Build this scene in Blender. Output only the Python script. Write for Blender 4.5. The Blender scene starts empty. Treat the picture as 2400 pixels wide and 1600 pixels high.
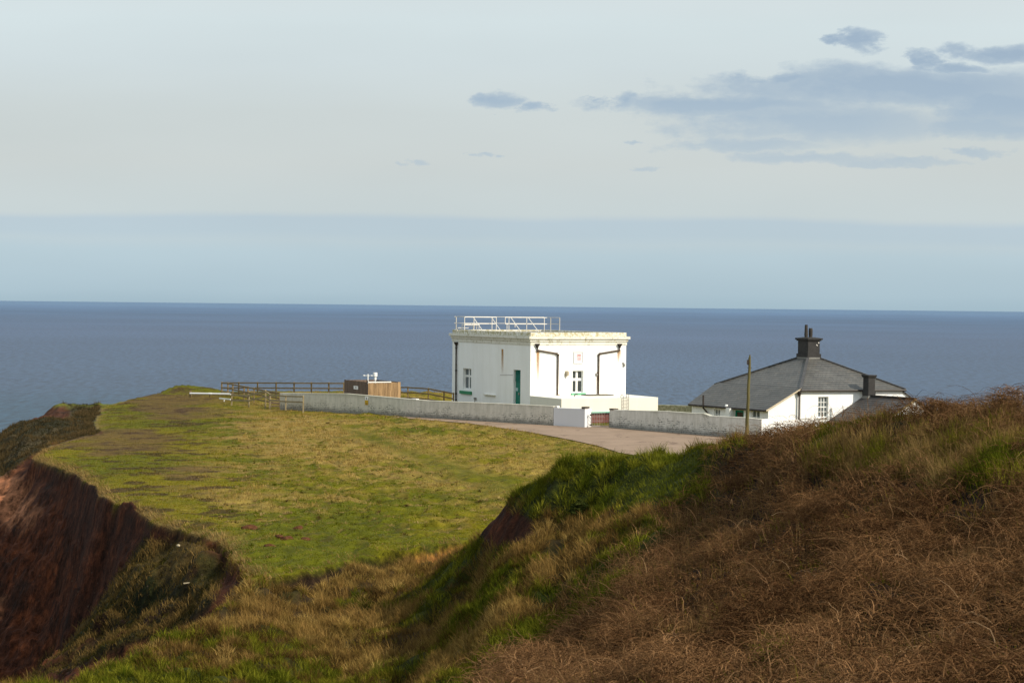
import bpy, math, random
import numpy as np
from mathutils import Vector, Matrix

random.seed(7)
rng = np.random.default_rng(7)
scene = bpy.context.scene
COL = scene.collection

# ------------------------------------------------------------------ camera
F = 4300.0                                    # focal length in photo pixels (2400 wide)
CAM = Vector((0.0, 0.0, 8.0))
PITCH = math.atan2(84.0, F)
ROLL = 0.0107
ROT = Matrix.Rotation(math.pi / 2 - PITCH, 3, 'X') @ Matrix.Rotation(ROLL, 3, 'Z')
ROTI = np.array(ROT.transposed())

cam_data = bpy.data.cameras.new("camera")
cam_data.sensor_width = 36.0
cam_data.lens = 36.0 * F / 2400.0
cam_data.dof.use_dof = True
cam_data.dof.focus_distance = 120.0
cam_data.dof.aperture_fstop = 6.3
cam_data.clip_start = 0.1
cam_data.clip_end = 120000.0
cam = bpy.data.objects.new("camera", cam_data)
cam.matrix_world = Matrix.Translation(CAM) @ ROT.to_4x4()
COL.objects.link(cam)
scene.camera = cam


def ray(px, py):
    return ROT @ Vector(((px - 1200.0) / F, (800.0 - py) / F, -1.0))


def at_y(px, py, y):
    d = ray(px, py)
    return CAM + d * (y / d.y)


def at_z(px, py, z=0.0):
    d = ray(px, py)
    return CAM + d * ((z - CAM.z) / d.z)


def project(x, y, z):
    """world arrays -> photo pixel arrays (used to author where each kind of plant grows)"""
    p = np.stack([x - CAM.x, y - CAM.y, z - CAM.z])
    c = np.tensordot(ROTI, p, axes=(1, 0))
    return 1200 + F * c[0] / -c[2], 800 - F * c[1] / -c[2]


# ------------------------------------------------------------------ noise
_tab = rng.random((8, 256, 256))


def vnoise(x, y, s=0):
    t = _tab[s % 8]
    xi = np.floor(x).astype(int); yi = np.floor(y).astype(int)
    fx = x - xi; fy = y - yi
    fx = fx * fx * (3 - 2 * fx); fy = fy * fy * (3 - 2 * fy)
    a = t[xi & 255, yi & 255]; b = t[(xi + 1) & 255, yi & 255]
    c = t[xi & 255, (yi + 1) & 255]; d = t[(xi + 1) & 255, (yi + 1) & 255]
    return (a * (1 - fx) + b * fx) * (1 - fy) + (c * (1 - fx) + d * fx) * fy - 0.5


def fbm(x, y, s=0, o=4):
    r = 0.0; a = 1.0
    for k in range(o):
        r = r + a * vnoise(x * 2 ** k + 17.3 * k, y * 2 ** k - 9.1 * k, s + k)
        a *= 0.5
    return r


def sst(v, a, b):
    t = np.clip((v - a) / (b - a), 0, 1)
    return t * t * (3 - 2 * t)


def mix(a, b, w):
    return a + (b - a) * w


def polysd(x, y, poly):
    """signed distance, positive inside"""
    P = np.array(poly, float)
    d2 = np.full(x.shape, 1e18); ins = np.zeros(x.shape, bool)
    n = len(P)
    for i in range(n):
        ax, ay = P[i]; bx, by = P[(i + 1) % n]
        ex, ey = bx - ax, by - ay
        t = np.clip(((x - ax) * ex + (y - ay) * ey) / (ex * ex + ey * ey + 1e-12), 0, 1)
        d2 = np.minimum(d2, (x - ax - t * ex) ** 2 + (y - ay - t * ey) ** 2)
        c = (ay > y) != (by > y)
        with np.errstate(divide='ignore', invalid='ignore'):
            xi = ax + (y - ay) * ex / (ey if ey != 0 else 1e-12)
        ins ^= c & (x < xi)
    return np.where(ins, 1, -1) * np.sqrt(d2)


class RBF:
    def __init__(self, pts, c=1.5):
        P = np.array(pts, float)
        self.P = P[:, :2]; self.c = c
        n = len(P)
        A = self.phi(self.P[:, None, 0] - self.P[None, :, 0], self.P[:, None, 1] - self.P[None, :, 1])
        A += np.eye(n) * -0.02
        Q = np.c_[np.ones(n), self.P]
        M = np.block([[A, Q], [Q.T, np.zeros((3, 3))]])
        self.w = np.linalg.solve(M, np.r_[P[:, 2], 0, 0, 0])

    def phi(self, dx, dy):
        return np.sqrt(dx * dx + dy * dy + self.c ** 2)

    def __call__(self, x, y):
        r = self.w[-3] + self.w[-2] * x + self.w[-1] * y
        for i in range(len(self.P)):
            r = r + self.w[i] * self.phi(x - self.P[i, 0], y - self.P[i, 1])
        return r


# ------------------------------------------------------------------ object helpers
def tag(o, label=None, cat=None, group=None, kind=None):
    if label: o['label'] = label
    if cat: o['category'] = cat
    if group: o['group'] = group
    if kind: o['kind'] = kind
    return o


def thing(name, label, cat, loc=(0, 0, 0), rz=0.0, group=None):
    o = bpy.data.objects.new(name, None)
    o.empty_display_size = 0.3
    COL.objects.link(o)
    o.location = loc; o.rotation_euler = (0, 0, rz)
    return tag(o, label, cat, group)


def link_mesh(name, me, mat, parent=None):
    o = bpy.data.objects.new(name, me)
    COL.objects.link(o)
    if mat: me.materials.append(mat)
    if parent: o.parent = parent
    return o


def np_mesh(name, verts, faces, k, cols=None, smooth=False):
    """verts (n,3), faces (m,k)"""
    me = bpy.data.meshes.new(name)
    n = len(verts); m = len(faces)
    me.vertices.add(n)
    me.vertices.foreach_set("co", np.ascontiguousarray(verts, dtype=np.float32).ravel())
    me.loops.add(m * k)
    me.loops.foreach_set("vertex_index", np.ascontiguousarray(faces, dtype=np.int32).ravel())
    me.polygons.add(m)
    me.polygons.foreach_set("loop_start", np.arange(0, m * k, k, dtype=np.int32))
    if smooth:
        me.polygons.foreach_set("use_smooth", np.ones(m, dtype=bool))
    me.update(calc_edges=True)
    if cols is not None:
        ca = me.color_attributes.new(name="Col", type='FLOAT_COLOR', domain='POINT')
        rgba = np.ones((n, 4), dtype=np.float32); rgba[:, :3] = cols
        ca.data.foreach_set("color", rgba.ravel())
    return me


class MB:
    """collects shapes, builds them as ONE mesh object"""
    def __init__(self):
        self.v = []; self.f = []; self.uv = {}

    def add(self, vs, fs):
        b = len(self.v)
        self.v += [tuple(p) for p in vs]
        self.f += [tuple(b + i for i in f) for f in fs]

    def box(self, x0, x1, y0, y1, z0, z1):
        self.add([(x0, y0, z0), (x1, y0, z0), (x1, y1, z0), (x0, y1, z0),
                  (x0, y0, z1), (x1, y0, z1), (x1, y1, z1), (x0, y1, z1)],
                 [(3, 2, 1, 0), (4, 5, 6, 7), (0, 1, 5, 4), (1, 2, 6, 5), (2, 3, 7, 6), (3, 0, 4, 7)])

    def quad(self, a, b, c, d, uvs=None):
        if uvs: self.uv[len(self.f)] = uvs
        self.add([a, b, c, d], [(0, 1, 2, 3)])

    def tri(self, a, b, c, uvs=None):
        if uvs: self.uv[len(self.f)] = uvs
        self.add([a, b, c], [(0, 1, 2)])

    def bar(self, p, q, w, h=None):
        h = h or w
        p = Vector(p); q = Vector(q); d = (q - p).normalized()
        up = Vector((0, 0, 1)) if abs(d.z) < 0.95 else Vector((0, 1, 0))
        s = d.cross(up).normalized() * (w / 2); u = s.cross(d).normalized() * (h / 2)
        vs = [p - s - u, p + s - u, p + s + u, p - s + u, q - s - u, q + s - u, q + s + u, q - s + u]
        self.add(vs, [(0, 1, 2, 3), (7, 6, 5, 4), (0, 4, 5, 1), (1, 5, 6, 2), (2, 6, 7, 3), (3, 7, 4, 0)])

    def tube(self, pts, r, n=8, r1=None):
        pts = [Vector(p) for p in pts]
        r1 = r if r1 is None else r1
        rings = []
        for i, p in enumerate(pts):
            a = pts[max(0, i - 1)]; b = pts[min(len(pts) - 1, i + 1)]
            d = (b - a).normalized()
            up = Vector((0, 0, 1)) if abs(d.z) < 0.9 else Vector((0, 1, 0))
            s = d.cross(up).normalized(); u = s.cross(d).normalized()
            rr = r + (r1 - r) * i / max(1, len(pts) - 1)
            rings.append([p + (s * math.cos(2 * math.pi * k / n) + u * math.sin(2 * math.pi * k / n)) * rr for k in range(n)])
        vs = [v for R in rings for v in R]; fs = []
        for i in range(len(pts) - 1):
            for k in range(n):
                fs.append((i * n + k, i * n + (k + 1) % n, (i + 1) * n + (k + 1) % n, (i + 1) * n + k))
        fs.append(tuple(range(n))[::-1]); fs.append(tuple((len(pts) - 1) * n + k for k in range(n)))
        self.add(vs, fs)

    def lathe(self, c, prof, n=14):
        vs = []; fs = []
        for (r, z) in prof:
            for k in range(n):
                a = 2 * math.pi * k / n
                vs.append((c[0] + r * math.cos(a), c[1] + r * math.sin(a), c[2] + z))
        for i in range(len(prof) - 1):
            for k in range(n):
                fs.append((i * n + k, i * n + (k + 1) % n, (i + 1) * n + (k + 1) % n, (i + 1) * n + k))
        fs.append(tuple(range(n))[::-1]); fs.append(tuple((len(prof) - 1) * n + k for k in range(n)))
        self.add(vs, fs)

    def prism(self, pts, o, ux, nin, t):
        """polygon pts (s, z) in the vertical plane through o along ux, extruded t along nin"""
        n = len(pts)
        A = [(o[0] + ux[0] * s, o[1] + ux[1] * s, z) for s, z in pts]
        B = [(a[0] + nin[0] * t, a[1] + nin[1] * t, a[2]) for a in A]
        self.add(A + B, [tuple(range(n)), tuple(range(2 * n - 1, n - 1, -1))] +
                 [(i, n + i, n + (i + 1) % n, (i + 1) % n) for i in range(n)])

    def facade(self, o, ux, nin, L, z0, z1, holes, depth):
        ss = sorted({0.0, L} | {h[0] for h in holes} | {h[1] for h in holes})
        zs = sorted({z0, z1} | {h[2] for h in holes} | {h[3] for h in holes})
        P = lambda s, z, d=0.0: (o[0] + ux[0] * s + nin[0] * d, o[1] + ux[1] * s + nin[1] * d, z)
        for i in range(len(ss) - 1):
            for j in range(len(zs) - 1):
                sm = (ss[i] + ss[i + 1]) / 2; zm = (zs[j] + zs[j + 1]) / 2
                if any(h[0] < sm < h[1] and h[2] < zm < h[3] for h in holes): continue
                self.quad(P(ss[i], zs[j]), P(ss[i + 1], zs[j]), P(ss[i + 1], zs[j + 1]), P(ss[i], zs[j + 1]))
        for (a, b, c, d) in holes:
            for (p, q) in (((a, c), (b, c)), ((b, c), (b, d)), ((b, d), (a, d)), ((a, d), (a, c))):
                self.quad(P(*p), P(*q), P(*q, depth), P(*p, depth))

    def build(self, name, mat, parent=None, bevel=0.0, smooth=False):
        me = bpy.data.meshes.new(name)
        me.from_pydata([tuple(p) for p in self.v], [], self.f)
        if self.uv:
            ul = me.uv_layers.new(name="UVMap")
            for fi, uvs in self.uv.items():
                for k, li in enumerate(me.polygons[fi].loop_indices):
                    ul.data[li].uv = uvs[k]
        if smooth:
            for p in me.polygons: p.use_smooth = len(p.vertices) == 4
        me.update()
        o = link_mesh(name, me, mat, parent)
        if bevel:
            m = o.modifiers.new("bevel", 'BEVEL'); m.width = bevel; m.segments = 2; m.limit_method = 'ANGLE'
        return o


# ------------------------------------------------------------------ materials
def new_mat(name):
    m = bpy.data.materials.new(name); m.use_nodes = True
    nt = m.node_tree; nt.nodes.clear()
    out = nt.nodes.new('ShaderNodeOutputMaterial')
    return m, nt, out


def N(nt, t, **kw):
    n = nt.nodes.new(t)
    for k, v in kw.items():
        if k == 'inp':
            for a, b in v.items():
                if hasattr(b, 'is_output'): nt.links.new(b, n.inputs[a])
                else: n.inputs[a].default_value = b
        else: setattr(n, k, v)
    return n


def math_n(nt, op, a, b=0.0, clamp=False):
    return N(nt, 'ShaderNodeMath', operation=op, use_clamp=clamp, inp={0: a, 1: b}).outputs[0]


def mixc(nt, fac, a, b, blend='MIX'):
    n = N(nt, 'ShaderNodeMix', data_type='RGBA', blend_type=blend)
    for i, v in ((0, fac), (6, a), (7, b)):
        if hasattr(v, 'is_output'): nt.links.new(v, n.inputs[i])
        else: n.inputs[i].default_value = v if i == 0 else (*v, 1.0) if len(v) == 3 else v
    return n.outputs[2]


def ramp(nt, fac, stops):
    n = N(nt, 'ShaderNodeValToRGB', inp={0: fac})
    e = n.color_ramp.elements
    while len(e) < len(stops): e.new(0.5)
    for i, (p, c) in enumerate(stops):
        e[i].position = p
        e[i].color = (c, c, c, 1) if isinstance(c, (int, float)) else (*c, 1)
    return n.outputs[0]


def noise(nt, vec, scale, detail=4.0, rough=0.6):
    return N(nt, 'ShaderNodeTexNoise', inp={'Vector': vec, 'Scale': scale, 'Detail': detail, 'Roughness': rough}).outputs[0]


def objco(nt, sc=(1, 1, 1)):
    tc = N(nt, 'ShaderNodeTexCoord')
    return N(nt, 'ShaderNodeMapping', inp={'Vector': tc.outputs['Object'], 'Scale': sc}).outputs[0]


def surf(nt, out, col, rough=0.8, bumph=None, bstr=0.3, bdist=0.02, spec=0.3, metal=0.0):
    p = N(nt, 'ShaderNodeBsdfPrincipled')
    for k, v in (('Base Color', col), ('Roughness', rough), ('Specular IOR Level', spec), ('Metallic', metal)):
        if hasattr(v, 'is_output'): nt.links.new(v, p.inputs[k])
        else: p.inputs[k].default_value = (*v, 1.0) if k == 'Base Color' else v
    if bumph is not None:
        b = N(nt, 'ShaderNodeBump', inp={'Strength': bstr, 'Distance': bdist, 'Height': bumph})
        nt.links.new(b.outputs[0], p.inputs['Normal'])
    nt.links.new(p.outputs[0], out.inputs[0])
    return p


def plain(name, c, rough=0.7, var=0.25, scale=3.0, spec=0.3, sc=(1, 1, 1), metal=0.0, bstr=0.25):
    m, nt, out = new_mat(name)
    v = objco(nt, sc)
    f = noise(nt, v, scale)
    f2 = noise(nt, v, scale * 9, 3)
    k = math_n(nt, 'ADD', math_n(nt, 'MULTIPLY', f, 0.7), math_n(nt, 'MULTIPLY', f2, 0.3))
    k = ramp(nt, k, [(0.3, 1 - var), (0.7, 1 + var)])
    col = mixc(nt, 1.0, c, k, 'MULTIPLY')
    surf(nt, out, col, rough, f2, bstr, 0.01, spec, metal)
    return m


M = {}


def painted_wall(name, c=(0.80, 0.79, 0.76), dirt=0.5, lich=0.0, moss=(0.33, 0.30, 0.17)):
    m, nt, out = new_mat(name)
    v = objco(nt, (0.55, 0.55, 0.07))
    st = ramp(nt, noise(nt, v, 2.2, 7, 0.72), [(0.42, 0.0), (0.78, 1.0)])
    v2 = objco(nt)
    bl = noise(nt, v2, 0.9, 4)
    col = mixc(nt, math_n(nt, 'MULTIPLY', st, dirt), c, (0.55, 0.52, 0.44))
    col = mixc(nt, math_n(nt, 'MULTIPLY', ramp(nt, bl, [(0.4, 0.0), (0.8, 1.0)]), dirt * 0.5), col, (0.6, 0.58, 0.5))
    if lich:
        l = noise(nt, v2, 3.5, 6, 0.7)
        l = ramp(nt, l, [(0.62 - lich * 0.25, 0.0), (0.72 - lich * 0.2, 1.0)])
        col = mixc(nt, math_n(nt, 'MULTIPLY', l, 0.8), col, moss)
    surf(nt, out, col, 0.75, noise(nt, v2, 14, 5), 0.25, 0.02, 0.25)
    return m


def brick_wall_mat(name, base, seed=0.0):
    m, nt, out = new_mat(name)
    tc = N(nt, 'ShaderNodeTexCoord')
    sx = N(nt, 'ShaderNodeSeparateXYZ', inp={0: tc.outputs['Object']})
    vz = N(nt, 'ShaderNodeCombineXYZ', inp={0: sx.outputs[0], 1: sx.outputs[2], 2: seed}).outputs[0]
    wv_ = N(nt, 'ShaderNodeTexNoise', inp={'Vector': vz, 'Scale': 3.0, 'Detail': 4.0})
    wo_ = N(nt, 'ShaderNodeVectorMath', operation='SUBTRACT', inp={0: wv_.outputs['Color'], 1: (0.5, 0.5, 0.5)}).outputs[0]
    wo_ = N(nt, 'ShaderNodeVectorMath', operation='MULTIPLY', inp={0: wo_, 1: (0.35, 0.10, 0.0)}).outputs[0]
    vb_ = N(nt, 'ShaderNodeVectorMath', operation='ADD', inp={0: vz, 1: wo_}).outputs[0]
    br = N(nt, 'ShaderNodeTexBrick', inp={'Vector': vb_, 'Scale': 1.0, 'Mortar Size': 0.026, 'Mortar Smooth': 0.2,
                                          'Brick Width': 0.40, 'Row Height': 0.125, 'Bias': 0.0})
    br.inputs['Color1'].default_value = (1, 1, 1, 1); br.inputs['Color2'].default_value = (0.86, 0.86, 0.84, 1)
    br.inputs['Mortar'].default_value = (1, 1, 1, 1)
    big = noise(nt, vz, 0.75, 5, 0.65)
    hgt = math_n(nt, 'MULTIPLY', sx.outputs[2], 0.3)
    band = N(nt, 'ShaderNodeMapRange', inp={0: sx.outputs[2], 1: 0.25, 2: 1.0, 3: 0.12, 4: -0.16}).outputs[0]
    msk = ramp(nt, math_n(nt, 'ADD', big, band), [(0.44, 0.0), (0.54, 1.0)])
    msk = math_n(nt, 'MULTIPLY', msk, ramp(nt, noise(nt, vz, 2.2, 3), [(0.40, 0.0), (0.52, 1.0)]))
    crack = math_n(nt, 'MULTIPLY', math_n(nt, 'SUBTRACT', 1.0, br.outputs['Fac']), 0.0)
    lines = math_n(nt, 'MULTIPLY', br.outputs['Fac'], msk)
    vst = N(nt, 'ShaderNodeMapping', inp={'Vector': vz, 'Scale': (1.6, 0.25, 1)}).outputs[0]
    st = ramp(nt, noise(nt, vst, 2.5, 6, 0.7), [(0.4, 0.0), (0.72, 1.0)])
    col = mixc(nt, math_n(nt, 'MULTIPLY', st, 0.6), base, (0.36, 0.34, 0.27))
    col = mixc(nt, 0.5, col, br.outputs['Color'], 'MULTIPLY')
    col = mixc(nt, math_n(nt, 'MULTIPLY', math_n(nt, 'MULTIPLY', lines, ramp(nt, noise(nt, vz, 9.0, 3), [(0.40, 0.0), (0.56, 1.0)])), 0.9), col, (0.07, 0.08, 0.07))
    sp = ramp(nt, noise(nt, vz, 7.0, 4, 0.7), [(0.62, 0.0), (0.7, 1.0)])
    col = mixc(nt, math_n(nt, 'MULTIPLY', sp, 0.55), col, (0.12, 0.11, 0.09))
    low = N(nt, 'ShaderNodeMapRange', inp={0: math_n(nt, 'ADD', sx.outputs[2], math_n(nt, 'MULTIPLY', noise(nt, vz, 2.5, 4), -0.55)),
                                           1: -0.12, 2: 0.14, 3: 1.0, 4: 0.0}).outputs[0]
    col = mixc(nt, math_n(nt, 'MULTIPLY', low, 0.65), col, (0.12, 0.115, 0.10))
    top = N(nt, 'ShaderNodeMapRange', inp={0: math_n(nt, 'ADD', sx.outputs[2], math_n(nt, 'MULTIPLY', noise(nt, vz, 1.5, 4), 0.5)),
                                           1: 1.38, 2: 1.62, 3: 0.0, 4: 0.55}).outputs[0]
    col = mixc(nt, top, col, (0.30, 0.29, 0.21))
    h = math_n(nt, 'SUBTRACT', noise(nt, vz, 20, 4), math_n(nt, 'MULTIPLY', lines, 0.8))
    surf(nt, out, col, 0.9, h, 0.5, 0.02, 0.15)
    return m


def slate_mat(name, c1, c2, c3):
    m, nt, out = new_mat(name)
    uv = N(nt, 'ShaderNodeUVMap').outputs[0]
    br = N(nt, 'ShaderNodeTexBrick', inp={'Vector': uv, 'Scale': 1.0, 'Mortar Size': 0.012, 'Mortar Smooth': 0.2,
                                          'Brick Width': 0.32, 'Row Height': 0.26, 'Bias': 0.0})
    br.inputs['Color1'].default_value = (0.62, 0.62, 0.62, 1); br.inputs['Color2'].default_value = (1.25, 1.25, 1.25, 1)
    br.inputs['Mortar'].default_value = (0.15, 0.15, 0.15, 1)
    n1 = noise(nt, uv, 0.7, 5)
    vs = N(nt, 'ShaderNodeMapping', inp={'Vector': uv, 'Scale': (1.0, 3.8, 1)}).outputs[0]
    n2 = noise(nt, vs, 1.3, 3)
    col = mixc(nt, ramp(nt, n1, [(0.35, 0.0), (0.65, 1.0)]), c1, c2)
    col = mixc(nt, ramp(nt, n2, [(0.55, 0.0), (0.75, 0.7)]), col, c3)
    col = mixc(nt, 0.45, col, br.outputs['Color'], 'MULTIPLY')
    # course steps: each row of slates tips up towards its lower edge
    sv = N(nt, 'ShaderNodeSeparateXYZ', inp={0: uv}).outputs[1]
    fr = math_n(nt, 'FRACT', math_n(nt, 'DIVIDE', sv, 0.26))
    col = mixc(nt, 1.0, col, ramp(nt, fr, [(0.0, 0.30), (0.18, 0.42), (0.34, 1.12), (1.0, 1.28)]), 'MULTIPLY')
    h = math_n(nt, 'SUBTRACT', math_n(nt, 'MULTIPLY', math_n(nt, 'SUBTRACT', 1.0, fr), 1.0), math_n(nt, 'MULTIPLY', br.outputs['Fac'], 0.6))
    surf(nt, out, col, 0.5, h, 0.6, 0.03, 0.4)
    return m


def attr_mat(name, transl=0.25, rough=0.9, spec=0.1, bump=None):
    m, nt, out = new_mat(name)
    a = N(nt, 'ShaderNodeAttribute', attribute_name="Col").outputs['Color']
    if bump:
        tc = N(nt, 'ShaderNodeTexCoord').outputs['Object']
        n1 = noise(nt, tc, bump[0], 6, 0.7); n2 = noise(nt, tc, bump[0] * 7, 4, 0.7)
        k = math_n(nt, 'ADD', math_n(nt, 'MULTIPLY', n1, 0.6), math_n(nt, 'MULTIPLY', n2, 0.4))
        a = mixc(nt, 1.0, a, ramp(nt, k, [(0.32, 0.55), (0.68, 1.45)]), 'MULTIPLY')
        # bare steep earth: crumbly, with stones and cracks
        nz = N(nt, 'ShaderNodeSeparateXYZ', inp={0: N(nt, 'ShaderNodeNewGeometry').outputs['True Normal']}).outputs[2]
        stp = N(nt, 'ShaderNodeMapRange', inp={0: nz, 1: 0.55, 2: 0.85, 3: 1.0, 4: 0.0}).outputs[0]
        cv = N(nt, 'ShaderNodeMapping', inp={'Vector': tc, 'Scale': (1.0, 1.0, 0.7)}).outputs[0]
        n3_ = noise(nt, cv, 3.2, 9, 0.78)
        a = mixc(nt, stp, a, mixc(nt, 1.0, a, ramp(nt, n3_, [(0.36, 0.25), (0.50, 0.9), (0.66, 2.1)]), 'MULTIPLY'))
        vor = N(nt, 'ShaderNodeTexVoronoi', inp={'Vector': tc, 'Scale': 3.4}).outputs['Distance']
        peb = math_n(nt, 'MULTIPLY', ramp(nt, vor, [(0.10, 1.0), (0.16, 0.0)]), math_n(nt, 'MULTIPLY', stp, ramp(nt, noise(nt, tc, 1.7, 2), [(0.5, 0.0), (0.6, 0.8)])))
        a = mixc(nt, peb, a, (0.12, 0.085, 0.06))
        k = math_n(nt, 'ADD', k, math_n(nt, 'MULTIPLY', math_n(nt, 'MULTIPLY', n3_, stp), 2.0))
        surf(nt, out, a, rough, k, bump[1], bump[2], spec)
        return m
    d = N(nt, 'ShaderNodeBsdfDiffuse', inp={0: a})
    t = N(nt, 'ShaderNodeBsdfTranslucent', inp={0: a})
    mx = N(nt, 'ShaderNodeMixShader', inp={0: transl, 1: d.outputs[0], 2: t.outputs[0]})
    nt.links.new(mx.outputs[0], out.inputs[0])
    return m


def glass_mat(name, c=(0.03, 0.035, 0.035)):
    m, nt, out = new_mat(name)
    v = objco(nt)
    col = mixc(nt, noise(nt, v, 2.5, 3), c, tuple(x * 2.2 for x in c))
    surf(nt, out, col, 0.08, noise(nt, v, 3, 2), 0.05, 0.02, 0.5)
    return m


def stain_mat(name, c):
    m, nt, out = new_mat(name)
    uv = N(nt, 'ShaderNodeUVMap').outputs[0]
    s = N(nt, 'ShaderNodeSeparateXYZ', inp={0: uv})
    edge = math_n(nt, 'MULTIPLY', math_n(nt, 'MULTIPLY', s.outputs[0], math_n(nt, 'SUBTRACT', 1.0, s.outputs[0])), 4.0)
    v = N(nt, 'ShaderNodeMapping', inp={'Vector': objco(nt), 'Scale': (9, 9, 0.8)}).outputs[0]
    n = noise(nt, v, 2.0, 5, 0.7)
    a = math_n(nt, 'MULTIPLY', math_n(nt, 'MULTIPLY', edge, s.outputs[1]), math_n(nt, 'MULTIPLY', n, 1.7), True)
    d = N(nt, 'ShaderNodeBsdfDiffuse'); d.inputs[0].default_value = (*c, 1)
    t = N(nt, 'ShaderNodeBsdfTransparent')
    mx = N(nt, 'ShaderNodeMixShader', inp={0: a, 1: t.outputs[0], 2: d.outputs[0]})
    nt.links.new(mx.outputs[0], out.inputs[0])
    return m


M['white'] = painted_wall('white_wall_paint', (0.89, 0.89, 0.87), 0.24)
M['white_clean'] = painted_wall('clean_white_wall_paint', (0.66, 0.66, 0.67), 0.12)
M['annex'] = painted_wall('annex_white_paint', (0.76, 0.73, 0.64), 0.3)
M['parapet'] = painted_wall('weathered_parapet', (0.72, 0.69, 0.60), 0.6, .75, (0.36, 0.31, 0.13))
M['cornice'] = painted_wall('cornice_paint', (0.72, 0.70, 0.62), 0.6, 0.35)
M['brick_a'] = brick_wall_mat('whitewashed_brick', (0.66, 0.62, 0.53), 0.0)
M['brick_b'] = brick_wall_mat('whitewashed_brick_worn', (0.68, 0.65, 0.58), 3.7)
M['mossy'] = painted_wall('mossy_wall', (0.30, 0.30, 0.20), 0.8, 0.8, (0.16, 0.16, 0.08))
M['green'] = plain('green_door_paint', (0.006, 0.165, 0.12), 0.5, 0.15, 2, 0.3)
M['sill'] = plain('green_sill_paint', (0.13, 0.42, 0.24), 0.6, 0.15, 2)
M['lintel'] = plain('pale_green_paint', (0.22, 0.56, 0.42), 0.6, 0.15, 2)
M['red_door'] = plain('red_brown_boards', (0.16, 0.045, 0.035), 0.7, 0.35, 2, sc=(6, 6, 0.6))
M['frame'] = plain('white_frame_paint', (0.78, 0.78, 0.75), 0.5, 0.08, 3)
M['glass'] = glass_mat('window_glass')
M['glass_grey'] = glass_mat('grey_window_glass', (0.07, 0.085, 0.09))
M['pipe'] = plain('black_iron_pipe', (0.03, 0.022, 0.018), 0.5, 0.5, 2.5)
M['pipe_rust'] = plain('rusty_iron_pipe', (0.075, 0.05, 0.03), 0.7, 0.7, 1.5)
M['railing'] = plain('white_rail_paint', (0.72, 0.68, 0.60), 0.5, 0.15, 2)
M['rail_grey'] = plain('galvanised_rail', (0.20, 0.19, 0.17), 0.5, 0.2, 2)
M['slate'] = slate_mat('slates', (0.066, 0.064, 0.058), (0.098, 0.093, 0.082), (0.12, 0.092, 0.066))
M['slate_dark'] = slate_mat('dark_slates', (0.05, 0.045, 0.042), (0.07, 0.062, 0.058), (0.085, 0.065, 0.055))
M['black'] = plain('black_chimney_paint', (0.030, 0.028, 0.027), 0.7, 0.4, 2.5)
M['pot'] = plain('sooty_clay_pot', (0.04, 0.034, 0.028), 0.8, 0.5, 5)
M['lead'] = plain('lead_flashing', (0.17, 0.165, 0.15), 0.6, 0.3, 3)
M['hip'] = plain('hip_tile', (0.065, 0.064, 0.064), 0.6, 0.3, 4)
M['cap'] = plain('dark_cap_stone', (0.10, 0.085, 0.065), 0.9, 0.5, 6)
M['cap_pale'] = plain('pale_cap_stone', (0.72, 0.68, 0.62), 0.9, 0.2, 6)
M['wood'] = plain('weathered_fence_timber', (0.19, 0.135, 0.065), 0.9, 0.4, 2, sc=(5, 5, 5))
M['wood_sunlit'] = plain('sunlit_fence_timber', (0.27, 0.215, 0.12), 0.9, 0.3, 3)  # fence timber coloured paler for rails standing in the sun
M['wood_dark'] = plain('dark_brown_boards', (0.135, 0.095, 0.07), 0.85, 0.4, 1.2, sc=(8, 8, 0.5))
M['wood_tan'] = plain('tan_slats', (0.36, 0.235, 0.12), 0.85, 0.45, 1.5, sc=(7, 7, 0.7))
M['gate'] = plain('galvanised_gate_steel', (0.30, 0.27, 0.25), 0.5, 0.3, 4, 0.4)
M['pole'] = plain('lichened_pole_timber', (0.105, 0.092, 0.034), 0.95, 0.5, 1.2, sc=(4, 4, 0.6))
M['instr'] = plain('white_instrument_plastic', (0.80, 0.79, 0.76), 0.35, 0.06, 3, 0.4)
M['yellow'] = plain('yellow_sign_face', (0.55, 0.33, 0.02), 0.5, 0.1, 4)
M['ink'] = plain('black_sign_ink', (0.02, 0.02, 0.02), 0.5, 0.1, 4)
M['red_ink'] = plain('red_plaque_paint', (0.50, 0.13, 0.12), 0.6, 0.2, 6)
M['rust'] = stain_mat('rust_stain', (0.42, 0.22, 0.06))
M['earth'] = plain('red_earth', (0.085, 0.036, 0.016), 1.0, 0.5, 8, 0.1, bstr=1.0)
M['stone'] = plain('pale_stone', (0.34, 0.28, 0.18), 0.9, 0.2, 6)

# ------------------------------------------------------------------ light and sky
SUN_AZ, SUN_EL = math.radians(123.0), math.radians(35.0)      # clockwise from +Y
SUNV = Vector((math.sin(SUN_AZ) * math.cos(SUN_EL), math.cos(SUN_AZ) * math.cos(SUN_EL), math.sin(SUN_EL)))
sd = bpy.data.lights.new("sun", 'SUN'); sd.energy = 5.0; sd.angle = math.radians(0.6); sd.color = (1.0, 0.91, 0.77)
so = bpy.data.objects.new("sun", sd); COL.objects.link(so)
so.rotation_euler = SUNV.to_track_quat('Z', 'Y').to_euler(); so.location = (40, -30, 60)

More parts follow.
